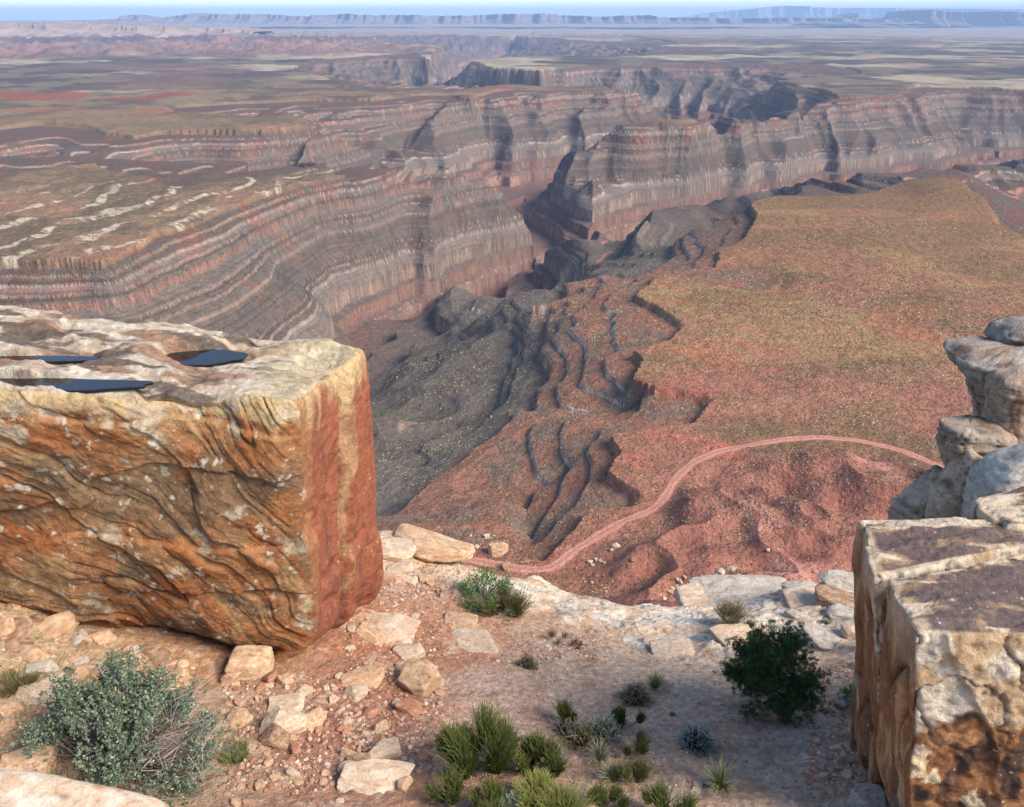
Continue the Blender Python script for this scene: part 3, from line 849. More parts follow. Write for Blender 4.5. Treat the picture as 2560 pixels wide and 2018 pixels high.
# ---- the leaning boulder on the left
def build_left_boulder():
    # corners [left/right][front/back][bottom/top]
    C8 = [[[[-7.6, 6.3, -4.95], [-6.2, 5.58, -2.50]], [[-8.0, 9.3, -5.2], [-7.9, 7.93, -2.32]]],
          [[[-2.10, 6.40, -6.38], [-1.86, 6.25, -3.03]], [[-1.62, 7.70, -6.75], [-1.50, 7.62, -2.98]]]]
    V, Fq, U = hex_surface(C8, .0125, .15)
    u, v, w = U.T
    # undercut: lower front recedes from a keel line
    a = V[:, 0]; N = normals_of(V, Fq)
    front = ss(.35, .75, -N[:, 1]); top = ss(.45, .8, N[:, 2]); right = ss(.45, .8, N[:, 0])
    X, Y, Z = V.T
    # belly of the lower edge: rises to the right corner and rounds under
    low = np.exp(-((w) / .10) ** 2)
    V[:, 1] += low * .32 * (v < .5) * ss(1, .93, u)
    V[:, 2] += low * .25 * ss(.85, 1.0, u)
    V[:, 0] -= low * .35 * ss(.9, 1.0, u)
    V[:, 2] += (.09 * fbm2(X * 1.3, Y * 0, 3, 91)) * ss(.85, 1, w) * ss(.22, .02, v)
    # front face pattern in its own plane (s along, t down)
    s = X; t = -Z
    wx = .22 * fbm2(s * .6, t * .6, 3, 3); wy = .26 * fbm2(s * .9 + t * .3, t * .5, 3, 8)
    ang = np.interp(s, [-6, -4, -3.2, -2.3, -1.8], [.45, .60, .85, 1.0, 1.15])
    # curved bedding: stream function running from the upper left to the lower right
    psi = (t + wy) * 1.0 - (np.interp(s + wx, [-8, -6, -4, -3.2, -2.3, -1.6], [-4.2, -2.9, -1.4, -.6, .75, 2.1]))
    phi = s + t
    g1 = pn2(psi * 1.35, phi * .16, 5); g2 = pn2(psi * 3.2 + .5 * wx, phi * .35, 15); g3 = pn2(psi * 8, phi * 1.0, 25)
    c1 = np.exp(-np.abs(g1) / .017); c2 = np.exp(-np.abs(g2) / .022); c3 = np.exp(-np.abs(g3) / .04)
    m2 = ss(.0, .3, fbm2(s * 1.1, t * 1.1, 2, 33)); m1 = ss(-.05, 0.3, fbm2(s * .9, t * .9, 2, 35))
    saw = lambda g, k: (g * k) - np.floor(g * k)
    d = .03 * ss(-.05, .05, g1) + .012 * ss(-.06, .06, g2) - .045 * c1 * m1 - .018 * c2 * m2 + .05 * ss(-.02, .02, pn2(s * .9 + .5 * psi, t * 1.1 - s * .3, 58)) + .03 * fbm2(psi * 1.5, phi * .4, 3, 48) - .012 * c3 + .09 * fbm2(s * .7, t * .7, 2, 44)
    d += .012 * fbm2(s * 6, t * 6, 4, 46)
    edge = ss(0, .05, 1 - u) 
    # top: shallow basins, sheets
    tn = fbm2(X * .9, Y * 1.6, 4, 61); sheets = np.floor(tn * 4) + ss(.75, 1, tn * 4 - np.floor(tn * 4))
    dt = .016 * sheets + .014 * fbm2(X * 3, Y * 4, 4, 65)
    # right face: smooth, vertical flutes
    dr = .05 * pn2(Y * 1.6, Z * .35, 71) + .02 * fbm3(X * 2, Y * 5, Z * .9, 4, 73) - .05 * np.exp(-((Y - 7.0 - .04 * (Z + 4.5)) / .03) ** 2)
    dr += .07 * ss(.0, .12, Y - 7.02 - .05 * (Z + 4.5) + .05 * fbm2(Y * 3, Z * 2, 3, 77))
    D = front * d * (.35 + .65 * edge) + top * dt * (1 - front) + right * dr * (1 - front) * (1 - top)
    # pools: flat basins on the top
    P0 = V.copy()
    V = V + N * (D + .05 * fbm3(X * 1.3, Y * 1.3, Z * 1.3, 3, 51) - .07 * ss(.2, .7, fbm3(X * 1.6, Y * 1.6, Z * 1.6, 3, 53)) * ss(.06, .0, np.minimum(1 - u, 1 - w)))[:, None]
    for (px, py, rx, ry, zz) in POOLS:
        c = pool_pt(px, py, zz)
        q = ((V[:, 0] - c[0]) / rx) ** 2 + ((V[:, 1] - c[1]) / ry) ** 2 + .25 * fbm2(V[:, 0] * 2.5, V[:, 1] * 2.5, 3, 81)
        k = ss(1.25, .85, q) * (N[:, 2] > .5)
        V[:, 2] = V[:, 2] * (1 - k) + (zz - .05) * k
    # ------------ colour
    n1 = fbm2(s * 1.3, t * 1.3, 5, 101); n2 = fbm2(s * 4, t * 4, 4, 103); n3 = fbm2(s * 15, t * 15, 3, 105)
    nb = fbm2(psi * 2.5, phi * .5, 4, 107)
    F_ = np.zeros((len(V), 3), np.float32); F_[:] = (.42, .19, .08)
    F_ = mixc(F_, (.47, .27, .13), ss(-.1, .4, n1))
    F_ = mixc(F_, (.36, .125, .045), ss(.0, .4, nb) * .8)
    F_ = mixc(F_, (.22, .15, .09), ss(.0, .45, fbm2(s * 1.0 - 3, t * 1.2, 4, 109) + .3 * n2) * .75)
    F_ = mixc(F_, (.58, .46, .32), ss(.35, .6, n2 * .7 + .45 * fbm2(s * 1.1, t * 1.1, 3, 111) + .35 * ss(3.6, 2.8, t)) * .85)
    F_ = mixc(F_, (.62, .46, .24), ss(.22, .02, t - np.interp(s, [-6, -1.8], [2.45, 3.05]) + .25 * n2) * .8)
    F_ = mixc(F_, (.74, .68, .56), ss(.72, .9, fbm2(s * 5, t * 5, 2, 113) + .7 * n3) * .7)
    F_ = mixc(F_, (.10, .06, .035), np.clip(c1 * m1 * .9 + c2 * m2 * .7 + c3 * .25 * m2, 0, 1) * .8)
    F_ = mixc(F_, (.14, .09, .055), ss(.3, .6, fbm2(psi * 1.2, phi * .6, 3, 117) + .3 * n3) * .55 * ss(3.6, 4.6, t))
    x1 = fbm2(X * 1.4, Y * 2.6, 5, 121); x2 = fbm2(X * 5, Y * 8, 4, 123)
    T_ = np.zeros_like(F_); T_[:] = (.54, .42, .31)
    T_ = mixc(T_, (.64, .56, .45), ss(-.1, .3, x2 + .3 * x1))
    T_ = mixc(T_, (.33, .19, .12), ss(-.05, .25, fbm2(X * 1.1, Y * 3.2, 5, 125) + .2 * x2) * .9)
    T_ = mixc(T_, (.14, .105, .085), ss(.1, .34, fbm2(X * 1.3 + 9, Y * 4.0, 5, 127)) * .9)
    T_ = mixc(T_, (.60, .49, .31), ss(-2.6, -2.0, X) * .7)
    R_ = np.zeros_like(F_); R_[:] = (.31, .105, .055)
    rz = fbm3(X * 2, Y * 6, Z * 1.0, 4, 131)
    R_ = mixc(R_, (.22, .085, .055), ss(-.1, .5, rz))
    yc = 7.0 + .05 * (Z + 4.5) + .22 * fbm3(X, Y, Z * 1.3, 4, 133)
    R_ = mixc(R_, (.43, .25, .13), ss(.11, .0, np.abs(Y - yc + .06 * rz) - np.interp(Z, [-6, -4.8, -3], [-.06, -.02, .09])))
    R_ = mixc(R_, (.58, .42, .22), ss(-3.45, -3.05, Z + .45 * rz) * .8)
    R_ = mixc(R_, (.36, .17, .08), ss(.07, .0, Y - 6.45 + .06 * rz) * .7)
    F_ *= .84; T_ *= .88
    ft = np.clip(top * (1 - front), 0, 1); fr = np.clip(right * (1 - front * .6), 0, 1) * (1 - ft)
    C = F_ * (1 - ft - fr)[:, None] + T_ * ft[:, None] + R_ * fr[:, None]
    C *= (.92 + .12 * n3)[:, None]
    m = rock_mat('left_boulder_sandstone', 1.5, 1.0, (.62, 1.35), (13, (.62, .54, .42), .45))
    o = mesh_np('sandstone_boulder', V, Fq, m, col=np.clip(C, .02, .8))
    tag(o, 'huge orange and cream block with rain pools on its flat top, left of the bench', 'boulder')
    return o
def pool_pt(px, py, z): return at_z(px, py, z)
def build_pools():
    m = NT('pool_water')
    m.base((.012, .012, .014)); m.b.inputs['Roughness'].default_value = .05; m.b.inputs['Specular IOR Level'].default_value = .35
    pos = m.coord('Object'); m.nrm(m.bump(m.noise(pos, 30, 2), .05, .01))
    labs = ['oval rain pool in the middle of the flat boulder top, near its right end',
            'dark rain pool along the front edge of the flat boulder top',
            'long narrow rain pool behind the front one at the left end of the boulder top']
    for (px, py, rx, ry, z), lab in zip(POOLS, labs):
        c = pool_pt(px, py, z)
        th = np.linspace(0, 2 * np.pi, 64, endpoint=False)
        ring = []
        for t in th:
            k = 1 + .2 * float(fbm2(np.array(1.3 * math.cos(t) + px), np.array(1.3 * math.sin(t)), 3, 7))
            ring.append((c[0] + rx * 1.12 * k * math.cos(t), c[1] + ry * 1.12 * k * math.sin(t), z - .012))
        v = np.array(ring + [(x, y, zz - .02) for x, y, zz in ring]); n = 64
        me = bpy.data.meshes.new('rain_pool')
        me.from_pydata(v.tolist(), [], [list(range(n)), list(range(2 * n - 1, n - 1, -1))] + [[i, i + n, (i + 1) % n + n, (i + 1) % n] for i in range(n)])
        me.materials.append(m.m)
        o = bpy.data.objects.new('rain_pool', me); COL.objects.link(o)
        tag(o, lab, 'rain pool')
build_left_boulder(); build_pools()

# ---- split block on the right
def build_right_blocks():
    m = rock_mat('right_block_sandstone', 1.6, .9, (.62, 1.3), (16, (.68, .62, .52), .7))
    def block(name, C8, rnd, kind, label, seed):
        V, Fq, U = hex_surface(C8, .011, rnd)
        u, v, w = U.T
        N = normals_of(V, Fq)
        front = ss(.45, .8, -N[:, 1]); top = ss(.5, .85, N[:, 2]); left = ss(.45, .8, -N[:, 0])
        X, Y, Z = V.T
        b = fbm3(X * 1.1 + seed, Y * 1.1, Z * 1.1, 3, 3)
        # wavy shoulder between the top and the front
        tz = fbm2(X * 1.5, Y * 3.5 + seed, 4, 5)
        dt = .01 * (np.floor(tz * 4) + ss(.7, 1, tz * 4 - np.floor(tz * 4))) + .012 * fbm2(X * 5, Y * 9, 3, 6)
        g = pn2(Y * 4 + .8 * pn2(Y * 2, Z, 4), Z * .6, 7); g2 = pn2(Y * 11, Z * 1.3, 9)
        dl = .06 * g + .02 * g2 - .05 * np.exp(-np.abs(g) / .05) + .015 * fbm3(X * 6, Y * 9, Z * 3, 3, 11)
        q = fbm2(X * 2.2, Z * 2.2, 4, 13); q1 = pn2(X * 1.0 + Z * .8, Z * 1.5 - X * .5 + .4 * q, 15)
        df = .02 * q + .03 * ss(-.02, .02, pn2(X * .8 + 2, Z * .9 + X * .5, 19)) - .035 * np.exp(-np.abs(q1) / .02) * ss(-4.6, -4.0, Z) + .02 * fbm2(X * 9, Z * 9, 4, 17)
        D = .012 * b + top * dt + left * dl * (1 - top) + front * df * (1 - top)
        V = V + N * D[:, None]
        n2 = fbm3(X * 3, Y * 3, Z * 3, 4, 21); n3 = fbm3(X * 11, Y * 11, Z * 11, 3, 23)
        # colours
        T_ = np.zeros((len(V), 3), np.float32); T_[:] = (.15, .105, .095)
        pt = fbm2(X * 1.3 + 2, Y * 4.2 + seed, 5, 25)
        T_ = mixc(T_, (.34, .22, .13), ss(.10, .35, pt + .25 * n3))
        T_ = mixc(T_, (.58, .46, .34), ss(.32, .5, pt + .2 * n2))
        rim = .8 * ss(.06, .01, np.minimum(np.minimum(u, 1.5 * v), 1.6 * (1 - v)) + .03 * n2)
        T_ = mixc(T_, (.66, .52, .36), rim * .9)
        L_ = np.zeros_like(T_); L_[:] = (.27, .125, .06)
        L_ = mixc(L_, (.50, .30, .15), ss(.0, .4, fbm3(X * 3, Y * 8, Z * .8, 4, 27)))
        L_ = mixc(L_, (.60, .50, .37), ss(.3, .6, fbm3(X * 2, Y * 5, Z * 1.2, 4, 29)) * .8)
        L_ = mixc(L_, (.50, .40, .28), ss(-4.0, -3.4, Z + .3 * n2) * .75)
        L_ = mixc(L_, (.07, .045, .035), np.exp(-np.abs(g) / .05) * .8)
        Fc = np.zeros_like(T_); Fc[:] = (.60, .50, .38)
        Fc = mixc(Fc, (.46, .31, .18), ss(.0, .35, n2))
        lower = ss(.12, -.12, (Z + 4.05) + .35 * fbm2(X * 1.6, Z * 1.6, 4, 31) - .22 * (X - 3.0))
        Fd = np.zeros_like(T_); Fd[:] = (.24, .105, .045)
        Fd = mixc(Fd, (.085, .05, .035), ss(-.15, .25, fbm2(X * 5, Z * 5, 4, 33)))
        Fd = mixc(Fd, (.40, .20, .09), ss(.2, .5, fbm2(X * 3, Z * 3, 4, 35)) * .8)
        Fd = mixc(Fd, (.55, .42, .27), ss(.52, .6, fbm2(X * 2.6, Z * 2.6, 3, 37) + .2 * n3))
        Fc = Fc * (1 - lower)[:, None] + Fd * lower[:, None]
        Fc = mixc(Fc, (.12, .08, .06), np.exp(-np.abs(q1) / .02) * ss(-4.6, -4.0, Z) * .8)
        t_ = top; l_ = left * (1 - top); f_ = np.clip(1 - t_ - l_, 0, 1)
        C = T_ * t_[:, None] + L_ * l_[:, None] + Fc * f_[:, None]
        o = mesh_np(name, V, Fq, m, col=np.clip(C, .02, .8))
        tag(o, label, 'boulder')
    block('sandstone_block', [[[[2.98, 3.70, -6.2], [2.48, 3.86, -3.42]], [[3.02, 4.30, -6.2], [2.50, 4.36, -3.40]]],
                              [[[4.5, 3.35, -6.2], [4.3, 3.80, -3.40]], [[4.5, 4.7, -6.2], [4.3, 4.65, -3.30]]]], .06, 0,
          'nearest block at the right edge, dark varnished top over a white and rust stained face', 1.3)
    block('sandstone_block', [[[[3.05, 4.36, -6.4], [2.46, 4.42, -3.42]], [[3.05, 5.1, -6.4], [2.62, 5.12, -3.40]]],
                              [[[4.2, 4.8, -6.4], [3.80, 4.78, -3.40]], [[4.2, 5.25, -6.4], [3.75, 5.10, -3.40]]]], .07, 1,
          'thin upright slab split off behind the nearest right-hand block, flat dark top', 4.1)
    block('sandstone_block', [[[[3.9, 4.95, -6.4], [3.62, 4.92, -3.36]], [[3.9, 5.7, -6.4], [3.52, 5.32, -3.36]]],
                              [[[5.0, 5.0, -6.4], [4.9, 4.95, -3.25]], [[5.0, 5.9, -6.4], [4.9, 5.6, -3.2]]]], .10, 2,
          'rear block at the right edge with white and dark patches, behind the split slab', 7.7)
build_right_blocks()

# ---- rocks of the pinnacle on the right: stacked rings traced from the photograph
PIN_M = rock_mat('pinnacle_sandstone', .6, .8, (.6, 1.3), spots=(5, (.62, .58, .5), .6), bdist=.08)
def loft_rock(sections, dist, depth, label, cols, seed, amp=.10, strata=.06, name='sandstone_boulder', step=.035, vary=1.0):
    """sections: (py, x left, x right) top to bottom in photo pixels, at forward distance dist"""
    ys = [s[0] for s in sections]
    zt = at_y(0, ys[0], dist)[2]; zb = at_y(0, ys[-1], dist)[2]
    H = zt - zb
    W = max(abs(at_y(s[2], s[0], dist)[0] - at_y(s[1], s[0], dist)[0]) for s in sections)
    nv = max(12, int(H / step)); nu = max(24, int(3.2 * W / step))
    zsec = np.array([at_y(0, s[0], dist)[2] for s in sections])[::-1]
    xl = np.array([at_y(s[1], s[0], dist)[0] for s in sections])[::-1]; xr = np.array([at_y(s[2], s[0], dist)[0] for s in sections])[::-1]
    z = np.linspace(zb, zt, nv)
    L = np.interp(z, zsec, xl); R = np.interp(z, zsec, xr)
    cap = np.sqrt(np.clip(1 - np.clip((z - (zt - .12 * H)) / (.12 * H), 0, 1) ** 2 * .985, 0, 1))
    th = np.linspace(0, 2 * np.pi, nu, endpoint=False)
    ct, st = np.cos(th), np.sin(th)
    p = .58                                   # squarish rings
    cx = np.sign(ct) * np.abs(ct) ** p; sy = np.sign(st) * np.abs(st) ** p
    cen = (L + R) / 2; hw = (R - L) / 2
    X = cen[:, None] + hw[:, None] * cap[:, None] * cx[None]
    Y = dist + depth * (.35 * hw.max() + .65 * hw)[:, None] * cap[:, None] * sy[None]
    Z = np.repeat(z[:, None], nu, 1)
    V = np.stack([X, Y, Z], -1).reshape(-1, 3)
    i = np.arange(nv * nu).reshape(nv, nu)
    j = np.roll(i, -1, axis=1)
    Fq = np.stack([i[:-1], j[:-1], j[1:], i[1:]], -1).reshape(-1, 4)
    top = len(V)
    V = np.vstack([V, [[X[-1].mean(), Y[-1].mean(), zt + .01]], [[X[0].mean(), Y[0].mean(), zb]]])
    ft = np.stack([i[-1], j[-1], np.full(nu, top), np.full(nu, top)], -1)
    N = normals_of(V, Fq)
    N[top] = (0, 0, 1); N[top + 1] = (0, 0, -1)
    X, Y, Z = V.T
    b = fbm3(X * 1.0 + seed, Y, Z, 4, 3)
    lay = pn2(Z * 7 + 1.2 * fbm2(X * .6, Y * .6 + seed, 3, 9) + seed, X * .25, 5)
    D = amp * b * 1.5 + 1.6 * strata * (lay - 1.0 * np.exp(-np.abs(lay) / .08)) + .02 * fbm3(X * 6, Y * 6, Z * 9, 3, 7)
    V = V + N * D[:, None]
    n1 = fbm3(X * 1.6, Y * 1.6 + seed, Z * 1.6, 4, 11); n3 = fbm3(X * 7, Y * 7, Z * 10, 3, 13)
    C = np.zeros((len(V), 3), np.float32); C[:] = cols[0]
    C = mixc(C, cols[1], ss(-.05, .35, n1 + .2 * n3))
    C = mixc(C, cols[2], ss(.2, .55, fbm3(X * 2 + 7, Y * 2, Z * 1.2 + seed, 4, 15)) * .85 * vary)
    C = mixc(C, (.09, .065, .055), np.exp(-np.abs(lay) / .08) * .5)
    C *= (1 + .15 * n3)[:, None]
    o = mesh_np(name, V, Fq, PIN_M, col=np.clip(C, .02, .8))
    # close top and bottom
    import bmesh
    bm = bmesh.new(); bm.from_mesh(o.data); bm.verts.ensure_lookup_table()
    bmesh.ops.holes_fill(bm, edges=[e for e in bm.edges if e.is_boundary])
    bmesh.ops.triangulate(bm, faces=[f for f in bm.faces if len(f.verts) > 4])
    for f in bm.faces: f.smooth = True
    loose = [v for v in bm.verts if not v.link_faces]
    bmesh.ops.delete(bm, geom=loose, context='VERTS')
    bm.to_mesh(o.data); bm.free()
    tag(o, label, 'boulder')
    return o
gw, tn, br = (.38, .335, .285), (.36, .26, .19), (.17, .095, .06)
loft_rock([(798,2535,2580),(812,2505,2640),(835,2482,2690),(852,2484,2690),(862,2500,2680)], 14.4, .7, 'small layered capstone at the very top of the right-hand rock stack', [(.27, .24, .21), gw, br], 1, .04, .04)
loft_rock([(858,2440,2700),(868,2405,2720),(890,2388,2720),(920,2392,2720),(940,2410,2700),(960,2425,2660),(1000,2444,2620),(1060,2462,2600),(1120,2478,2600)], 14.0, .7, 'overhanging mushroom shaped rock under the capstone at the right edge', [(.35, .30, .255), tn, br], 2, .05, .04)
loft_rock([(918,2525,2590),(935,2490,2640),(970,2480,2690),(1020,2474,2690),(1080,2455,2690),(1140,2440,2690),(1200,2440,2690)], 13.0, .6, 'tall brown and tan rock pillar at the right edge, below the mushroom rock', [tn, (.40, .32, .25), (.19, .10, .065)], 3, .06, .02)
loft_rock([(1050,2385,2470),(1060,2362,2500),(1090,2352,2510),(1130,2354,2505),(1158,2372,2480),(1180,2392,2470)], 12.6, .9, 'rounded brown boulder perched left of the rock pillar', [tn, (.34, .28, .22), br], 4, .10, .05)
loft_rock([(1106,2560,2640),(1118,2505,2680),(1150,2462,2700),(1200,2436,2700),(1260,2428,2700),(1330,2420,2700),(1420,2410,2700),(2100,2410,2700)], 11.4, .6, 'pale grey smooth dome at the right edge under the rock pillar', [(.44, .42, .37), (.50, .46, .39), (.36, .27, .20)], 5, .06, .015, vary=.6)
loft_rock([(1128,2405,2440),(1150,2380,2500),(1200,2355,2500),(1250,2337,2520),(1300,2325,2530),(1400,2320,2540),(2100,2320,2540)], 12.1, .6, 'tan slab with a dark hollow between the brown rock and the pale dome', [(.44, .35, .26), tn, (.12, .07, .05)], 6, .06, .02)
loft_rock([(1165,2330,2365),(1185,2300,2400),(1220,2275,2420),(1260,2255,2430),(1300,2235,2440),(1420,2215,2450),(2100,2215,2450)], 13.0, .7, 'tan and brown rock face lowest on the left of the right-hand stack', [(.36, .27, .20), (.44, .36, .28), (.22, .13, .09)], 7, .07, .04)
# ================================================================== STONES
def stone_cols(v, kind, seed):
    pal = {'pale': ((.54, .40, .28), (.62, .50, .38), (.42, .26, .16)), 'tan': ((.50, .32, .19), (.58, .42, .28), (.36, .18, .10)),
           'red': ((.42, .20, .12), (.48, .28, .18), (.30, .13, .08)), 'grey': ((.42, .36, .30), (.52, .45, .37), (.27, .21, .16)),
           'brown': ((.30, .18, .11), (.42, .29, .19), (.18, .10, .065))}[kind]
    X, Y, Z = v.T * 1.0
    n1 = fbm3(X * 3 + seed, Y * 3, Z * 3, 4, 3); n2 = fbm3(X * 5 + seed, Y * 5, Z * 9, 3, 5)
    C = np.zeros((len(v), 3), np.float32); C[:] = pal[0]
    C = mixc(C, pal[1], ss(-.1, .35, n1)); C = mixc(C, pal[2], ss(.15, .5, n2))
    return np.clip(C * (1 + .15 * n2)[:, None], .02, .8)
STONE_M = rock_mat('loose_sandstone', 2.0, .6, (.68, 1.28), bdist=.02)
FAR_M = rock_mat('fallen_block_rock', .12, .8, (.6, 1.3), bdist=.8)
_sc = {}
def stone_mesh(kind, seed, sub=3, flat=.45, planes=11, rough=.05, soft=0.):
    key = (kind, seed, sub, flat, soft)
    if key not in _sc:
        v, f = stone_shape(seed, sub, planes, (1, .72, flat), rough, soft)
        o = mesh_np('stone', v, f, STONE_M, smooth=soft > 0, col=stone_cols(v / np.array((1, .72, flat)), kind, seed))
        _sc[key] = o.data; bpy.data.objects.remove(o)
    return _sc[key]
def put_stone(name, me, P, size, rz, tilt=(0, 0), label=None, cat='rock', group=None):
    o = bpy.data.objects.new(name, me); COL.objects.link(o)
    o.location = P; o.scale = (size,) * 3 if not hasattr(size, '__len__') else size
    o.rotation_euler = (tilt[0], tilt[1], rz)
    tag(o, label, cat, group)
    return o
# (px, py centre, width px, height px, kind, flatness, heading, tilt x, tilt y, roundness, label)
STONES = [
 (703,1812,112,44,'pale',.42,.15,.25,.05,0,'pale flat slab resting on a brown block, right of the big silvery bush'),
 (688,1845,84,46,'brown',.6,-.1,.1,0,0,'brown block under the pale flat slab right of the silvery bush'),
 (782,1797,78,40,'tan',.35,1.25,.3,.4,0,'narrow tan slab standing on edge, right of the pale flat slab'),
 (718,1769,94,28,'pale',.3,.12,.2,0,0,'long pale slab behind the stacked pair beside the silvery bush'),
 (944,1952,172,60,'pale',.16,-.15,.25,.1,0,'large pale wedge shaped slab on red soil at the bottom of the bench'),
 (957,1879,78,34,'pale',.45,.3,.2,0,0,'pale wedge stone just above the large pale wedge slab'),
 (1052,1698,102,100,'tan',.85,-.25,.0,.1,.02,'big tan block with a dark left side in the middle of the red scree'),
 (905,1688,112,78,'tan',.18,.2,.25,0,0,'wide thin tan slab left of the big tan block'),
 (893,1730,66,40,'pale',.5,.6,.15,0,0,'tan stone under the thin slab, left of the big tan block'),
 (949,1815,50,46,'tan',.5,.8,.3,.1,0,'tan leaning stone on red soil above the pale wedge stone'),
 (930,1775,44,52,'red',.5,1.1,.4,.1,0,'reddish upright stone left of the leaning tan stone'),
 (1022,1765,72,44,'red',.3,-.3,.1,0,0,'flat reddish stone below the big tan block'),
 (625,1668,104,84,'tan',.8,.1,0,0,.25,'rounded tan boulder tucked under the huge block, above the silvery bush'),
 (585,1690,64,50,'tan',.8,.5,0,0,.3,'small rounded boulder left of the rounded tan one under the huge block'),
 (712,1702,44,28,'tan',.6,.2,.1,0,.1,'small blocky stone right of the rounded boulder under the huge block'),
 (676,1696,36,26,'red',.7,.9,.1,0,.1,'small red brown stone beside the rounded boulder under the huge block'),
 (761,1728,44,34,'pale',.5,.5,.2,0,0,'pale stone above the upright narrow slab'),
 (832,1744,30,42,'pale',.5,1.3,.3,.3,0,'small pale stone standing on edge beside a dark gap in the red scree'),
 (594,1795,64,32,'tan',.4,-.2,.1,0,0,'flat tan stone touching the right side of the silvery bush'),
 (540,1870,30,22,'tan',.5,.2,.1,0,0,'small tan stone below the bare twigs of the silvery bush'),
 (66,1916,110,58,'tan',.45,.1,.15,0,0,'flat tan slab left of the silvery bush near the corner rock'),
 (96,1738,112,34,'pale',.25,-.12,.2,-.1,0,'long thin pale slab sticking out left of the silvery bush top'),
 (125,1756,60,20,'tan',.3,-.1,.1,0,0,'thin tan slab just under the long pale one at left'),
 (20,1772,52,50,'tan',.6,.9,.1,0,0,'tan block at the left edge above the flat slab'),
 (12,1810,44,54,'tan',.6,.5,.1,0,0,'tan block at the left edge, lower of the pair'),
 (134,1698,36,20,'pale',.4,.2,.1,0,0,'small white stone on the rubble slope at left'),
 (1020,1632,90,42,'pale',.4,-.15,.15,0,.05,'pale layered stone above the big tan block'),
 (966,1576,140,50,'pale',.22,-.35,.25,.05,0,'pale layered slab beside the lower right corner of the huge block'),
 (925,1590,90,30,'tan',.22,-.35,.25,.05,0,'tan splintered slab touching the lower right corner of the huge block'),
 (975,1600,80,26,'tan',.3,-.4,.2,0,0,'thin tan slab in front of the pale layered slab'),
 (898,1908,62,30,'brown',.4,.2,.15,0,0,'brown flat stone left of the pale wedge stone'),
 (870,1885,40,28,'tan',.4,-.4,.15,0,0,'tan chip left of the brown flat stone'),
 (870,1922,50,24,'pale',.35,-.2,.2,0,0,'pale thin stone below the brown flat stone'),
 (670,1902,32,42,'tan',.5,1.2,.2,.2,0,'tan stone on the border of red and sandy soil'),
 (738,1878,28,24,'red',.6,.3,0,0,.1,'small blocky red stone below the brown block'),
 (848,1680,26,46,'pale',.4,1.3,.2,.2,0,'pale splinter pointing down toward the thin tan slab'),
 (1012,1952,50,70,'tan',.7,1.2,0,.1,.1,'tan stone at the lower end of the red scree near the green broom bushes'),
 (1148,1557,90,28,'tan',.25,-.25,.1,0,.2,'low tan slab lying on the soil below the leafy bush'),
 (1180,1603,150,62,'pale',.12,-.35,.1,0,.3,'smooth cream patch of bare rock below the leafy bush'),
 (1686,1627,112,40,'pale',.10,.1,.1,0,.2,'white bare rock patch between the small bushes and the dark pinyon'),
 (1622,1598,40,20,'pale',.2,.3,.1,0,.1,'small white rock just above the white bare patch'),
 (1830,1590,110,24,'pale',.12,.05,.1,0,.1,'low white rock strip behind the dark pinyon top'),
 (1868,1486,262,38,'grey',.13,.10,.05,.0,.03,'longest grey cream slab along the ledge edge'),
 (1780,1500,200,26,'pale',.16,.08,.02,.0,.05,'thin pale slab sliding under the longest slab on the ledge edge'),
 (2010,1470,92,44,'grey',.3,.1,0,0,.1,'grey block behind the right end of the longest slab'),
 (2104,1454,112,44,'grey',.24,.0,.05,0,.08,'thick grey slab on the ledge edge beside the thin upright slab'),
 (2098,1508,122,44,'brown',.34,-.05,.1,.05,.1,'dark brown slab in front of the thick grey slab'),
 (2112,1538,86,42,'grey',.42,.1,0,0,.12,'white angular boulder in front of the dark brown slab'),
 (2138,1574,60,46,'pale',.6,.3,0,0,.12,'white boulder touching the right hand block'),
 (2020,1500,110,26,'pale',.25,.0,.1,0,.1,'cream low slab left of the dark brown slab'),
 (1980,1530,32,28,'grey',.6,-.7,0,0,.05,'small grey stone alone on the cream rock'),
 (2072,1762,30,78,'brown',.5,1.35,.2,.1,.05,'weathered dark slab standing among rubble right of the pinyon'),
 (2107,1750,44,56,'grey',.4,.9,.2,.1,.05,'grey slab right of the weathered dark slab'),
 (2050,1800,46,24,'pale',.35,.1,.1,0,.05,'pale flat stone below the weathered dark slab'),
 (2168,2006,96,34,'grey',.5,.1,0,0,.25,'pale grey boulder at the bottom edge by the right hand block'),
 (2075,1600,110,30,'grey',.12,-.15,.1,0,.2,'bluish white bare rock left of the white boulder'),
 (1000,1660,36,30,'pale',.5,.2,.1,0,0,'small pale stone on the left shoulder of the big tan block'),
 (1062,1372,216,80,'tan',.34,-.35,.1,.05,.3,'rounded tan hump of rock on the ledge edge, left of the leafy bush'),
 (985,1375,120,50,'pale',.25,-.2,.1,0,.3,'cream hump of rock beside the huge block, behind the scree'),
 (1000,1420,70,34,'pale',.4,.2,.1,0,.05,'pale stone below the rounded tan hump'),
 (1025,1450,44,26,'pale',.4,-.3,.1,0,.05,'pale stone on scree left of the leafy bush'),
 (1062,1447,36,24,'tan',.5,.3,.1,0,.05,'tan stone close to the left side of the leafy bush'),
]
LAND = [(int(t[0]), int(t[1]), t[-1]) for t in STONES]
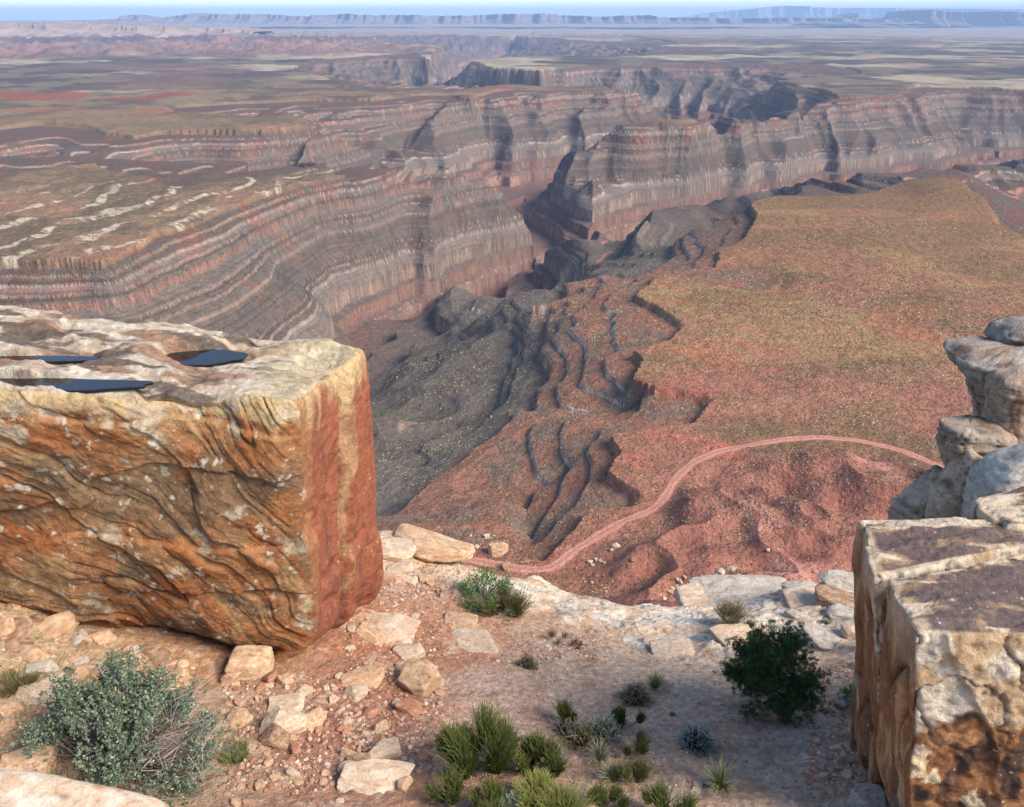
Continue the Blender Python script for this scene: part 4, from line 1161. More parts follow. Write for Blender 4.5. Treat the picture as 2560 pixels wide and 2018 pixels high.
MARKS = [(703,1812,'the stacked pale and brown slabs'),(782,1797,'the narrow slab on edge'),(944,1948,'the large pale wedge slab'),(1052,1698,'the big tan block'),(905,1688,'the wide thin tan slab'),
 (625,1668,'the rounded boulder under the huge block'),(670,1902,'the tan stone on the soil border'),(761,1728,'the pale stone behind the slabs'),(1012,1952,'the tall green broom bushes'),(949,1815,'the leaning tan stone'),
 (300,1830,'the silvery bush'),(606,1890,'the small olive tuft'),(1218,1480,'the leafy bush'),(966,1576,'the pale layered slab'),(1062,1372,'the tan ledge hump'),(1180,1600,'the cream bare rock patch'),
 (134,1698,'the small white stone'),(96,1736,'the long thin slab at left'),(45,1690,'the dry shrub at the left edge'),(20,1790,'the two tan blocks at the left edge'),(150,1580,'the low left end of the huge block'),
 (2072,1762,'the weathered dark slab'),(2144,1735,'the bright green cushion shrub'),(2168,2006,'the pale boulder at the bottom edge'),(2190,1850,'the foot of the right hand block'),(1800,1940,'the lone spiky yucca'),
 (1920,1700,'the pinyon'),(1738,1830,'the lone bluish twig ball'),(1636,1700,'the farthest yucca'),(1318,1640,'the small dark shrub'),(1420,1600,'the dead grass patch'),(898,1906,'the brown flat stone'),(390,1590,'the dark gap under the huge block')]
def lab_for(px, py, w, kind, fl):
    for best in sorted(MARKS, key=lambda m: (m[0] - px) ** 2 + (m[1] - py) ** 2)[:3]:
        t = _lab1(px, py, w, kind, fl, best)
        if t not in USED: break
    USED.add(t)
    return t
USED = set()
def _lab1(px, py, w, kind, fl, best):
    dx, dy = px - best[0], py - best[1]
    side = ('right of' if dx > 0 else 'left of') if abs(dx) > abs(dy) else ('below' if dy > 0 else 'just above')
    sz = 'tiny' if w < 15 else 'small' if w < 22 else 'medium' if w < 34 else 'large'
    near = 'close ' if math.hypot(dx, dy) < 45 else ''
    return '%s %s %s %s%s %s' % (sz, {'pale': 'cream', 'tan': 'tan', 'red': 'reddish', 'grey': 'grey', 'brown': 'dark brown'}[kind], {.28: 'flat chip', .45: 'angular stone', .62: 'chunky stone'}[fl], near, side, best[2])
def build_stones():
    for k, (px, py, w, h, kind, fl, hd, tx, ty, soft, lab) in enumerate(STONES):
        P = on_ground(px, py + h * .25)
        dist = np.linalg.norm(P)
        s = w * .52 / FPX * dist
        sub = 5 if w > 85 else 4
        me = stone_mesh(kind, 100 + k, sub, fl, 12, .05, soft)
        name = 'boulder' if w > 84 and fl > .5 else ('rock_slab' if fl < .46 else 'rock')
        depth = 1.0 if w < 200 else .7
        put_stone(name, me, (P[0], P[1] + s * .15, P[2] + s * fl * .35), (s, s * depth, s), hd, (tx * .6, ty * .6), lab, 'boulder' if name == 'boulder' else 'rock')
    # rubble: individual stones
    r = np.random.default_rng(77)
    zones = [  # px box, count, kinds, size range, label
        ((560, 1700, 900, 2010), 62, ('tan', 'pale', 'red'), (16, 40), 'loose tan stone on the soil right of the silvery bush', 'loose stones right of the silvery bush'),
        ((860, 1440, 1110, 1930), 74, ('red', 'tan', 'pale'), (12, 34), 'loose reddish stone on the red scree below the ledge hump', 'loose stones on the red scree'),
        ((0, 1530, 460, 1690), 64, ('tan', 'grey', 'tan', 'brown'), (24, 92), 'broken tan stone in the rubble under the left end of the huge block', 'broken stones under the huge block'),
        ((2030, 1700, 2230, 1990), 52, ('tan', 'pale', 'brown'), (12, 40), 'loose stone in the rubble along the foot of the right hand block', 'rubble along the right hand block'),
        ((1150, 1560, 2000, 1990), 20, ('pale', 'tan'), (8, 16), 'small stone lying alone on the open pink sand', 'small stones on the open sand'),
    ]
    for (x0, y0, x1, y1), n, kinds, (a, b), lab, grp in zones:
        for i in range(n):
            px, py = r.uniform(x0, x1), r.uniform(y0, y1)
            if x0 == 0: py = 1500 + .33 * px + r.uniform(0, 150) * (1 if px < 300 else .6)
            P = on_ground(px, py)
            w = a + (b - a) * r.uniform() ** 2.2
            s = w * .5 / FPX * np.linalg.norm(P)
            kd = kinds[int(r.integers(len(kinds)))]
            fl = float(r.choice([.28, .45, .62]))
            me = stone_mesh(kd, int(r.integers(8)), 3, fl, 10, .05, 0.)
            lab = lab_for(px, py, w, kd, fl)
            put_stone('rock', me, (P[0], P[1], P[2] + s * .12), s, r.uniform(0, 6.3), (r.uniform(-.35, .35), r.uniform(-.35, .35)), lab, 'rock', grp)
def build_gravel():
    r = np.random.default_rng(5)
    v0, f0 = stone_shape(3, 2, 8, (1, .75, .5), .03)
    vs, fs, cs = [], [], []
    pal = np.array([(.50, .36, .26), (.44, .25, .16), (.40, .19, .12), (.34, .17, .11), (.46, .32, .22), (.56, .44, .34), (.42, .22, .14)])
    zones = [((860, 1420, 1110, 1960), 2300), ((560, 1690, 930, 2018), 1500), ((2010, 1660, 2240, 2018), 1700), ((0, 1540, 480, 2018), 1500), ((1090, 1500, 2120, 2018), 2300),
             ((1230, 1540, 1520, 1640), 500), ((1000, 1340, 1200, 1500), 500)]
    k = 0
    for (x0, y0, x1, y1), n in zones:
        px = r.uniform(x0, x1, n); py = r.uniform(y0, y1, n)
        for a, b in zip(px, py):
            d = ray(a, b); s0 = 6.2 / -d[2]
            P = d * s0
            z = None
            sz = .005 + .018 * r.uniform() ** 3 * (1.35 if x0 != 1090 else .6)
            q = r.uniform(0, 6.28); c, s_ = math.cos(q), math.sin(q)
            v = v0 * sz
            v = np.stack([v[:, 0] * c - v[:, 1] * s_, v[:, 0] * s_ + v[:, 1] * c, v[:, 2]], -1) + [P[0], P[1], 0]
            vs.append(v); fs.append(f0 + k); k += len(v0)
            col = pal[int(r.integers(len(pal)))] * r.uniform(.75, 1.15)
            cs.append(np.repeat(col[None], len(v0), 0))
    V = np.concatenate(vs); 
    cen = V.reshape(-1, len(v0), 3).mean(1)
    # two passes bring the points onto the sloping ground
    z = ledge_z(cen[:, 0], cen[:, 1])
    sc = z / -6.2
    nx, ny = cen[:, 0] * sc, cen[:, 1] * sc
    z2 = ledge_z(nx, ny)
    off = np.stack([nx - cen[:, 0], ny - cen[:, 1], z2 + .003], -1)
    V = V + np.repeat(off, len(v0), 0)
    m = NT('gravel'); a = m.n('ShaderNodeAttribute', attribute_name='Col').outputs['Color']; m.base(a)
    o = mesh_np('gravel', V, np.concatenate(fs), m.m, smooth=False, col=np.concatenate(cs).astype(np.float32))
    tag(o, 'fine tan and red gravel scattered over the bench', 'gravel', kind='stuff')
build_stones(); build_gravel()

def build_corner_rock():
    v, f = stone_shape(912, 6, 8, (1.0, .8, .5), .03, .35)
    c = at_y(90, 2140, 2.55)
    o = mesh_np('boulder', v * .62 , f, STONE_M, col=np.clip(stone_cols(v / np.array((1, .8, .5)), 'pale', 912) * 1.02, 0, .8))
    o.location = (c[0] - .02, c[1], c[2] - .12); o.rotation_euler = (.05, .10, .3)
    tag(o, 'smooth cream rock at the bottom left corner, closest to the viewer', 'boulder')
build_corner_rock()

# ---- blocks fallen on the slope far below
FARB = [(1250,1374,54,.75,'tan','largest pale block on the slope below, above the bend of the dirt road'),(1262,1416,22,1.3,'brown','dark squarish block standing beside the dirt road behind the leafy bush'),
 (1216,1341,19,.7,'pale','round white boulder just beyond the largest pale block'),(1192,1369,15,.7,'pale','white boulder left of the largest pale block'),(1177,1339,9,.7,'pale','tiny white boulder farthest left on the slope below'),
 (1232,1380,15,.5,'tan','small flat block leaning on the left of the largest pale block')]
FARG = [(1541,1362,20),(1528,1374,12),(1533,1366,10),(1476,1402,16),(1490,1398,14),(1502,1401,12),(1482,1411,11),(1510,1406,9),(1583,1398,18),(1480,1455,9),(1514,1478,9),
 (1828,1418,24),(1800,1426,26),(1846,1442,20),(1860,1450,18),(1872,1446,16),(1838,1458,16),(1868,1462,14),(1732,1447,14),(1712,1442,12),(1700,1452,18),(1692,1446,12),(1720,1464,24),(1690,1463,14),(1682,1470,14),(1676,1478,18),
 (1695,1482,20),(1740,1450,12),(1752,1447,10),(1630,1498,9),(1660,1494,14),(1652,1486,10),(1920,1373,12),(1945,1372,8),(1908,1462,20),(1898,1470,12),(1790,1436,9),(1300,1372,7),(1465,1260,6),(1390,1345,5)]
def build_far_blocks():
    r = np.random.default_rng(9)
    for i, (px, py, w, fl, kd, lab) in enumerate(FARB):
        P = on_ter(px, py + w * fl * .4); s = w * .5 / FPX * np.linalg.norm(P)
        v, f = stone_shape(300 + i, 4, 10, (1, .8, fl), .04)
        o = mesh_np('boulder', v * s, f, FAR_M, smooth=False, col=stone_cols(v, kd, i))
        o.location = (P[0], P[1] + s * .6, P[2] + s * fl * .55); o.rotation_euler = (0, .1, r.uniform(0, 1)); tag(o, lab, 'boulder')
    base = []
    for i, kd in enumerate(['pale', 'tan', 'grey', 'red']):
        v, f = stone_shape(320 + i, 3, 9, (1, .8, .65), .04)
        o = mesh_np('boulder', v, f, FAR_M, smooth=False, col=stone_cols(v, kd, i)); base.append(o.data); bpy.data.objects.remove(o)
    for i, (px, py, w) in enumerate(FARG):
        P = on_ter(px, py + w * .3); s = w * .5 / FPX * np.linalg.norm(P)
        o = bpy.data.objects.new('boulder', base[3 if px == 1583 else i % 3]); COL.objects.link(o)
        o.location = (P[0], P[1], P[2] + s * .4); o.scale = (s, s, s); o.rotation_euler = (r.uniform(-.2, .2), r.uniform(-.2, .2), r.uniform(0, 6))
        if px == 1583: tag(o, 'single red brown boulder on the red mounds below the dirt road', 'boulder')
        else:
            zone = ('beside the road bend' if px < 1450 else 'in the small cluster below the road' if px < 1560 else 'on the lowest red slope beyond the ledge rocks' if px < 1700 else 'in the boulder trail above the ledge slabs' if px < 1780 else 'in the boulder group above the longest ledge slab')
            hv = '%s, %s' % ('upper' if py < 1420 else 'middle' if py < 1455 else 'lower', ['leftmost', 'left', 'right', 'rightmost'][int(px / 12) % 4])
            tag(o, '%s pale boulder %s, %s' % ('tiny' if w < 11 else 'small' if w < 16 else 'medium' if w < 21 else 'large', zone, 'topmost' if py < 1400 else 'on its upper part' if py < 1440 else 'on its middle part' if py < 1460 else 'lowest'), 'boulder', 'boulders fallen on the red slope')
build_far_blocks()
# ================================================================== PLANTS
def leaf_mat(name, rough=.7, spec=.2):
    m = NT(name); a = m.n('ShaderNodeAttribute', attribute_name='Col').outputs['Color']
    m.base(a); m.b.inputs['Roughness'].default_value = rough; m.b.inputs['Specular IOR Level'].default_value = spec
    return m.m
LEAF_M = leaf_mat('plant_leaf'); STEM_M = leaf_mat('plant_stem', .9, .1)
def unit(a): return a / (np.linalg.norm(a, axis=-1, keepdims=True) + 1e-9)

def leaf_quads(P, D, L, Wd, r):
    """flat diamond leaves at points P pointing along D"""
    n = len(P)
    S = unit(np.cross(D, r.normal(size=(n, 3))))
    L = np.broadcast_to(L, (n,))[:, None]; Wd = np.broadcast_to(Wd, (n,))[:, None]
    nn = np.cross(D, S)
    v = np.stack([P, P + D * L * .5 + S * Wd * .5 + nn * L * .06, P + D * L, P + D * L * .5 - S * Wd * .5 + nn * L * .06], 1).reshape(-1, 3)
    return v, np.arange(n * 4).reshape(-1, 4)

def strands(A, Bm, B, r0, r1):
    """three-sided tapered twigs through A, Bm, B (n,3)"""
    n = len(A)
    pts = [A, A * .25 + Bm * .5 + B * .25, B]
    rad = [r0, (np.asarray(r0) + np.asarray(r1)) / 2, r1]
    D = unit(B - A); S = unit(np.cross(D, np.array([.31, .87, .38]))); T = np.cross(D, S)
    v = []
    for p, rr in zip(pts, rad):
        rr = np.broadcast_to(rr, (n,))[:, None]
        for k in range(3):
            a = 2 * math.pi * k / 3
            v.append(p + rr * (math.cos(a) * S + math.sin(a) * T))
    V = np.stack(v, 1).reshape(-1, 3)
    f = []
    for s in range(2):
        for k in range(3):
            f.append([s * 3 + k, s * 3 + (k + 1) % 3, s * 3 + 3 + (k + 1) % 3, s * 3 + 3 + k])
    f = np.array(f)
    F_ = (f[None] + (np.arange(n) * 9)[:, None, None]).reshape(-1, 4)
    return V, F_

def colr(n, per, base, var, r, alt=None, pa=.0):
    c = np.array(base)[None] * (1 + var * r.normal(size=(n, 1)))
    if alt is not None:
        k = r.uniform(size=n) < pa; c[k] = np.array(alt) * (1 + var * r.normal(size=(k.sum(), 1)))
    return np.repeat(np.clip(c, .01, .8), per, 0).astype(np.float32)

def plant(name, P, label, group=None, cat='shrub'):
    e = bpy.data.objects.new(name, None); COL.objects.link(e); e.location = P; e.empty_display_size = .1
    tag(e, label, cat, group)
    return e
def place(px, py, wpx):
    P = on_ground(px, py); P = P - np.array([0, 0, .015]); return P, wpx / FPX * np.linalg.norm(P)

def dome_points(n, r, rx, ry, h, low=-.1, shell=.55):
    u = unit(r.normal(size=(n, 3))); u[:, 2] = np.abs(u[:, 2]) * 1.0 + low
    k = r.uniform(shell, 1, n) ** .6
    return u * k[:, None] * [rx, ry, h], u

# big silvery bush: leafy sprigs in clumps over bare twigs
def leafy_bush(name, px, py, w, hh, label, col, alt, nclump, nspr, leafn, leafL, seed, bare=0, twig=(.20, .16, .14), cl=.16, group=None, depth=.8, leafW=.6):
    P, W = place(px, py, w)
    H = hh / FPX * np.linalg.norm(P)
    r = np.random.default_rng(seed)
    e = plant(name, P, label, group)
    cp, cu = dome_points(nclump, r, W * .46, W * .46 * depth, H * .9, -.08, .6)
    cp[:, 2] += H * .05
    size = cl * W * r.uniform(.6, 1.25, nclump)
    idx = r.integers(0, nclump, nspr)
    sp = cp[idx] + r.normal(size=(nspr, 3)) * (size[idx] * .42)[:, None]
    sd = unit(unit(cp[idx]) * .8 + r.normal(size=(nspr, 3)) * .5 + [0, -.1, .55])
    sl = leafL * 4.5 * r.uniform(.7, 1.3, nspr)
    A = sp - sd * sl[:, None] * .4; B = sp + sd * sl[:, None] * .6
    t = r.uniform(0, 1, (nspr, leafn))
    lp = (A[:, None] + (B - A)[:, None] * t[..., None]).reshape(-1, 3)
    ld = unit(np.repeat(sd, leafn, 0) * .55 + r.normal(size=(nspr * leafn, 3)) * .75)
    v, f = leaf_quads(lp, ld, leafL * r.uniform(.7, 1.25, len(lp)), leafL * leafW, r)
    tone = np.repeat(r.normal(size=(nspr, 1)) * .12, leafn * 4, 0)
    c = colr(len(lp), 4, col, .14, r, alt, .12) * (1 + tone)
    mesh_np('foliage', v, f, LEAF_M, e, smooth=False, col=np.clip(c, .01, .8))
    # stems from the root to the clumps and bare twigs
    n2 = nclump * 3
    ci = r.integers(0, nclump, n2)
    A = r.normal(size=(n2, 3)) * [W * .04, W * .04, 0]; B = cp[ci] + r.normal(size=(n2, 3)) * (size[ci] * .4)[:, None]
    M = (A + B) / 2 + r.normal(size=(n2, 3)) * W * .05 + [0, 0, -H * .06]
    vv, ff = strands(A, M, B, .006 * W, .0018 * W)
    cs = colr(n2, 9, twig, .2, r)
    if bare:
        A = np.array([W * .2, 0, H * .25]) + r.normal(size=(bare, 3)) * [W * .1, W * .12, H * .12]
        B = A + unit(np.abs(r.normal(size=(bare, 3))) * [1, .1, .35] + r.normal(size=(bare, 3)) * [.25, .5, .35]) * (W * r.uniform(.12, .34, bare))[:, None]
        B[:, 2] = np.maximum(B[:, 2], .03)
        v3, f3 = strands(A, (A + B) / 2 + r.normal(size=(bare, 3)) * W * .03, B, .0035 * W, .0012 * W)
        ff = np.vstack([ff, f3 + len(vv)]); vv = np.vstack([vv, v3]); cs = np.vstack([cs, colr(bare, 9, (.36, .30, .27), .2, r)])
    mesh_np('stems', vv, ff, STEM_M, e, smooth=True, col=cs)
    return e

# broom-like plants: many thin upright stems
def broom(name, px, py, w, hh, label, col, n, seed, tufts=6, spread=.5, thick=.0035, group=None, tip=None, woody=10, bend=.25, alt=None):
    P, W = place(px, py, w); H = hh / FPX * np.linalg.norm(P) * 1.15
    r = np.random.default_rng(seed)
    e = plant(name, P, label, group)
    tp = np.stack([r.uniform(-.36, .36, tufts) * W, r.uniform(-.25, .25, tufts) * W, r.uniform(.0, .45, tufts) * H], -1)
    th = r.uniform(.5, 1.0, tufts); th[0] = 1.0
    k = r.integers(0, tufts, n)
    A = tp[k] + r.normal(size=(n, 3)) * [.03 * W, .03 * W, .02 * H]
    out = unit(tp[k] * [1, 1, 0] + 1e-3) * spread * .5
    D = unit(out * [1, 1, 0] + r.normal(size=(n, 3)) * [spread * .55, spread * .55, .12] + [0, 0, 1.0])
    L = np.maximum(.12 * H, (H - tp[k][:, 2]) * th[k] * r.uniform(.5, 1.0, n))
    B = A + D * L[:, None]; B[:, 2] = np.maximum(B[:, 2], .01)
    M = (A + B) / 2 + r.normal(size=(n, 3)) * (L * bend * .3)[:, None] + [0, 0, .03 * H]
    vv, ff = strands(A, M, B, thick, thick * .5)
    cc = colr(n, 9, col, .18, r, alt, .2).reshape(n, 9, 3)
    if tip is not None: cc[:, 6:] = cc[:, 6:] * .4 + np.array(tip) * .6
    mesh_np('stems', vv, ff, LEAF_M, e, smooth=True, col=cc.reshape(-1, 3))
    if woody:
        kk = r.integers(0, tufts, woody); A = r.normal(size=(woody, 3)) * [.05 * W, .05 * W, 0]; B = tp[kk] + r.normal(size=(woody, 3)) * .03 * W
        vv, ff = strands(A, (A + B) / 2 + r.normal(size=(woody, 3)) * .06 * W, B + [0, 0, .01], .012 * W, .005 * W)
        mesh_np('branches', vv, ff, STEM_M, e, col=colr(woody, 9, (.30, .25, .21), .15, r))
    return e

# tangled ball of wiry twigs
def tangle(name, px, py, w, hh, label, col, n, seed, group=None, thick=.0035, leaf=None, dark=(.10, .08, .06)):
    P, W = place(px, py, w); H = hh / FPX * np.linalg.norm(P)
    r = np.random.default_rng(seed); e = plant(name, P, label, group)
    A, _ = dome_points(n, r, W * .42, W * .40, H * .85, -.05, .1); A *= r.uniform(.2, 1, (n, 1))
    D = unit(unit(A + [0, 0, .02]) + r.normal(size=(n, 3)) * .8)
    B = A + D * (W * r.uniform(.10, .26, n))[:, None]; B[:, 2] = np.maximum(B[:, 2], .005)
    q = np.linalg.norm(B / [W * .55, W * .55, H * 1.05], axis=1)[:, None]; B = B / np.maximum(q, 1)
    M = (A + B) / 2 + r.normal(size=(n, 3)) * W * .035
    vv, ff = strands(A, M, B, thick, thick * .55)
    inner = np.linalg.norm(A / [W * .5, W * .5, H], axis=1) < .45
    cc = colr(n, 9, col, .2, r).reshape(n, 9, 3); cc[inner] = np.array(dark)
    mesh_np('twigs', vv, ff, STEM_M, e, col=cc.reshape(-1, 3))
    if leaf is not None:
        m_ = n * 3; ii = r.integers(0, n, m_); t = r.uniform(.4, 1, (m_, 1))
        lp = A[ii] + (B - A)[ii] * t
        v, f = leaf_quads(lp, unit(r.normal(size=(m_, 3)) + D[ii]), .012, .007, r)
        mesh_np('foliage', v, f, LEAF_M, e, smooth=False, col=colr(m_, 4, leaf, .2, r))
    return e

def yucca(px, py, w, hh, label, col, n, seed, dead=14):
    P, W = place(px, py, w); H = hh / FPX * np.linalg.norm(P)
    r = np.random.default_rng(seed); e = plant('yucca', P, label, None, 'yucca')
    for part, cnt, el0, el1, c, L0 in (('leaves', n, .35, 1.45, col, .62), ('dead_leaves', dead, -.05, .3, (.42, .34, .22), .5)):
        az = r.uniform(0, 6.283, cnt); el = r.uniform(el0, el1, cnt)
        D = np.stack([np.cos(az) * np.cos(el), np.sin(az) * np.cos(el), np.sin(el)], -1)
        L = np.where(np.sin(el) > .7, H * 1.05, W * L0) * r.uniform(.75, 1.1, cnt)
        S = unit(np.cross(D, [0, 0, 1.0])); wd = .0075
        A = D * .01 + [0, 0, .02]; B = A + D * L[:, None] - np.array([0, 0, .04]) * (L[:, None] * np.cos(el)[:, None])
        M = (A + B) / 2 + [0, 0, .02]
        N_ = np.cross(S, D) * wd * .5
        v = np.stack([A - S * wd * .5, A + N_ * -.6, A + S * wd * .5, M - S * wd * .5, M + N_ * -.6, M + S * wd * .5, B - S * .0006, B, B + S * .0006], 1)
        f = np.array([[0, 1, 4, 3], [1, 2, 5, 4], [3, 4, 7, 6], [4, 5, 8, 7]])
        F_ = (f[None] + (np.arange(cnt) * 9)[:, None, None]).reshape(-1, 4)
        cc = colr(cnt, 9, c, .15, r).reshape(cnt, 9, 3); cc[:, 6:] = (.35, .28, .16)
        mesh_np(part, v.reshape(-1, 3), F_, LEAF_M, e, smooth=False, col=cc.reshape(-1, 3))
    return e

def pinyon(px, py, w, hh, label, seed):
    P, W = place(px, py, w); H = hh / FPX * np.linalg.norm(P) * 1.12
    r = np.random.default_rng(seed); e = plant('pinyon_tree', P, label, None, 'tree')
    # trunk and limbs
    tr = [np.array([.02, 0, -.05]), np.array([.03, 0, .22 * H]), np.array([-.02, .02, .45 * H]), np.array([-.04, .0, .8 * H])]
    import bmesh
    A = np.array(tr[:-1]); B = np.array(tr[1:])
    vv, ff = strands(A, (A + B) / 2, B, np.array([.030, .024, .015]), np.array([.024, .015, .006]))
    mesh_np('trunk', vv, ff, STEM_M, e, col=colr(3, 9, (.16, .12, .09), .1, r))
    nl = 84
    t = r.uniform(.12, .95, nl); az = r.uniform(0, 6.283, nl)
    base = np.stack([np.interp(t, [0, .3, .55, 1], [.02, .03, -.02, -.04]), 0 * t, t * .8 * H], -1)
    R = W * .52 * np.interp(t, [0, .15, .35, .6, .8, 1], [.85, 1.0, .95, .85, .62, .28]) * r.uniform(.75, 1.08, nl)
    lift = r.uniform(.0, .45, nl)
    tip = base + np.stack([np.cos(az) * R, np.sin(az) * R * .85, lift * R + .12 * H * (t > .8)], -1)
    tip[:, 2] = np.clip(tip[:, 2], .03, H)
    mid = (base + tip) / 2 - [0, 0, .03]
    vv, ff = strands(base, mid, tip, .009, .003)
    mesh_np('limbs', vv, ff, STEM_M, e, col=colr(nl, 9, (.15, .11, .085), .15, r))
    # needle tufts along each limb
    tf = []
    for i in range(nl):
        k = int(18 + 26 * R[i] / (W * .5)); u = r.uniform(.35, 1.06, k)[:, None] ** .8
        c = base[i] * (1 - u) + tip[i] * u + r.normal(size=(k, 3)) * [.045, .045, .035]
        tf.append(c)
    tf = np.concatenate(tf); tf[:, 2] = np.maximum(tf[:, 2], .01)
    nn = 26
    D = unit(np.repeat(unit(tf - [0, 0, .35 * H]), nn, 0) * .7 + r.normal(size=(len(tf) * nn, 3)) * .8 + [0, 0, .3])
    Q = np.repeat(tf, nn, 0) + r.normal(size=(len(tf) * nn, 3)) * .007
    v, f = leaf_quads(Q, D, r.uniform(.022, .036, len(Q)), .0045, r)
    tone = np.repeat(r.normal(size=(len(tf), 1)) * .2, nn * 4, 0)
    c = colr(len(Q), 4, (.06, .115, .038), .2, r, (.15, .11, .045), .035) * (1 + tone)
    mesh_np('foliage', v, f, LEAF_M, e, smooth=False, col=np.clip(c, .008, .5))
    return e

def build_plants():
    leafy_bush('saltbush', 318, 1915, 400, 290, 'big silvery green leafy bush with bare twigs on its right, below the huge block', (.125, .16, .105), (.27, .30, .19), 105, 2500, 13, .024, 1, bare=110, cl=.085, depth=.9, leafW=.62)
    leafy_bush('ash_shrub', 1218, 1515, 165, 105, 'dark green leafy bush with grey branches on the edge of the ledge', (.085, .16, .045), (.17, .24, .08), 34, 620, 10, .022, 2, cl=.15, twig=(.36, .33, .29), bare=30)
    broom('broom_shrub', 1262, 1540, 120, 74, 'dense olive brush growing against the right side of the leafy bush', (.17, .16, .07), 1700, 3, 9, .75, .003, alt=(.24, .20, .10))
    pinyon(1920, 1768, 212, 200, 'small dark green pinyon tree standing alone on the sand', 4)
    tangle('dry_shrub', 1318, 1668, 62, 48, 'small dark grey green shrub on pink sand below the leafy bush', (.22, .19, .14), 700, 5, leaf=(.14, .16, .07))
    broom('rabbitbrush', 1826, 1572, 86, 66, 'grey brown brush on the cream ledge rock above the pinyon', (.23, .20, .12), 1500, 6, 8, .7, .003, alt=(.30, .26, .18))
    broom('ephedra', 1195, 1930, 158, 149, 'tall upright green broom bush, largest of the lower middle plants', (.10, .135, .03), 2600, 7, 8, .42, .0032, tip=(.165, .165, .055))
    broom('ephedra', 1282, 1900, 134, 126, 'tall green broom bush right behind the largest one', (.105, .14, .03), 2200, 8, 7, .40, .0032, tip=(.165, .165, .055))
    broom('ephedra', 1150, 1905, 73, 80, 'small green broom bush left of the largest one', (.10, .13, .03), 900, 9, 4, .45, .003, tip=(.165, .165, .055))
    broom('ephedra', 1340, 1945, 115, 92, 'dark green broom bush between the tall pair and the pale feathery plant', (.09, .12, .03), 1600, 10, 5, .45, .0032, tip=(.22, .21, .07))
    broom('ephedra', 1432, 1812, 53, 66, 'small lone green broom with a thin stalk above the twiggy shrubs', (.12, .15, .03), 800, 11, 2, .35, .0028, tip=(.165, .165, .055), woody=3)
    broom('ephedra', 1568, 1812, 78, 57, 'green broom bush on the right of the round pale twig ball', (.10, .14, .03), 1200, 12, 4, .5, .003, tip=(.165, .165, .055))
    broom('ephedra', 1578, 1885, 73, 55, 'olive broom tuft right of the grey yucca', (.16, .16, .06), 800, 13, 4, .5, .003, tip=(.165, .165, .055))
    broom('ephedra', 1575, 1962, 78, 62, 'olive broom tuft touching the lower yucca', (.16, .16, .06), 800, 14, 4, .5, .003, tip=(.165, .165, .055))
    broom('ephedra', 1118, 2010, 87, 69, 'green broom bush at the bottom edge, leftmost of the low row', (.10, .135, .03), 1200, 15, 5, .5, .003, tip=(.165, .165, .055))
    broom('ephedra', 1232, 2035, 109, 75, 'green broom bush at the bottom edge under the largest one', (.10, .135, .03), 1400, 16, 5, .5, .003, tip=(.165, .165, .055))
    broom('rabbitbrush', 1375, 2025, 130, 88, 'round yellow green fine leaved bush at the bottom edge', (.20, .22, .05), 3200, 17, 10, .75, .0024, alt=(.28, .28, .09), tip=(.33, .32, .10))
    broom('ephedra', 1515, 2018, 90, 59, 'low green tuft at the bottom edge right of the yellow green bush', (.11, .14, .035), 1000, 18, 5, .6, .003, tip=(.165, .165, .055))
    broom('ephedra', 1668, 2045, 122, 69, 'spiky green tuft cut by the bottom edge, rightmost of the low row', (.11, .14, .035), 900, 19, 6, .5, .003, tip=(.165, .165, .055))
    tangle('blackbrush', 1508, 1842, 108, 70, 'round ball of pale grey green twigs in the middle of the plants', (.36, .40, .30), 1500, 20, thick=.0032, leaf=(.30, .36, .24))
    tangle('blackbrush', 1738, 1868, 104, 84, 'lone round bluish grey twig ball on open sand', (.34, .40, .34), 1500, 21, thick=.0036)
    tangle('dry_shrub', 1588, 1752, 92, 54, 'brown grey dry shrub in front of the upper yucca', (.28, .22, .17), 1400, 22, leaf=(.20, .18, .09))
    tangle('dry_shrub', 1455, 1860, 120, 62, 'faded straw coloured shrub left of the grey yucca', (.30, .25, .15), 1500, 23, leaf=(.22, .22, .09))
    tangle('dry_shrub', 1410, 1830, 70, 40, 'thin brownish shrub behind the tall broom bushes', (.28, .22, .15), 700, 24)
    broom('sagebrush', 1405, 1930, 86, 62, 'pale feathery silver green plant right of the dark broom bush', (.34, .38, .26), 900, 25, 4, .55, .0036, tip=(.42, .45, .33))
    broom('sagebrush', 1285, 2035, 60, 50, 'pale silver feathery plant at the bottom edge', (.34, .38, .27), 500, 26, 3, .5, .0036)
    yucca(1636, 1722, 52, 42, 'green yucca rosette behind the brown grey shrub, farthest of the yuccas', (.20, .26, .11), 90, 27)
    yucca(1498, 1900, 66, 48, 'grey green yucca above the lower middle yucca', (.28, .32, .21), 90, 28)
    yucca(1534, 1952, 72, 52, 'yucca rosette just below the grey green one', (.24, .29, .15), 110, 29)
    yucca(1800, 1968, 66, 66, 'tall spiky yucca alone on the sand at lower right', (.25, .28, .12), 110, 30)
    tangle('low_cushion_plant', 1765, 1965, 28, 14, 'tiny blue grey cushion plant left of the lone spiky yucca', (.33, .36, .33), 220, 31)
    tangle('low_cushion_plant', 1680, 1788, 26, 14, 'tiny grey cushion plant on sand below the farthest yucca', (.30, .30, .26), 200, 32)
    leafy_bush('green_shrub', 2144, 1755, 78, 46, 'bright green cushion shrub beside the right hand block', (.17, .25, .07), (.25, .32, .12), 22, 420, 10, .013, 33, cl=.2)
    tangle('dry_shrub', 2162, 1662, 44, 34, 'bluish green low shrub against the right hand block', (.25, .30, .22), 500, 34, leaf=(.20, .26, .15))
    leafy_bush('green_shrub', 2158, 1618, 40, 52, 'small green leafy shrub in the shade of the right hand block', (.12, .20, .06), (.2, .26, .1), 12, 200, 9, .016, 35, cl=.2)
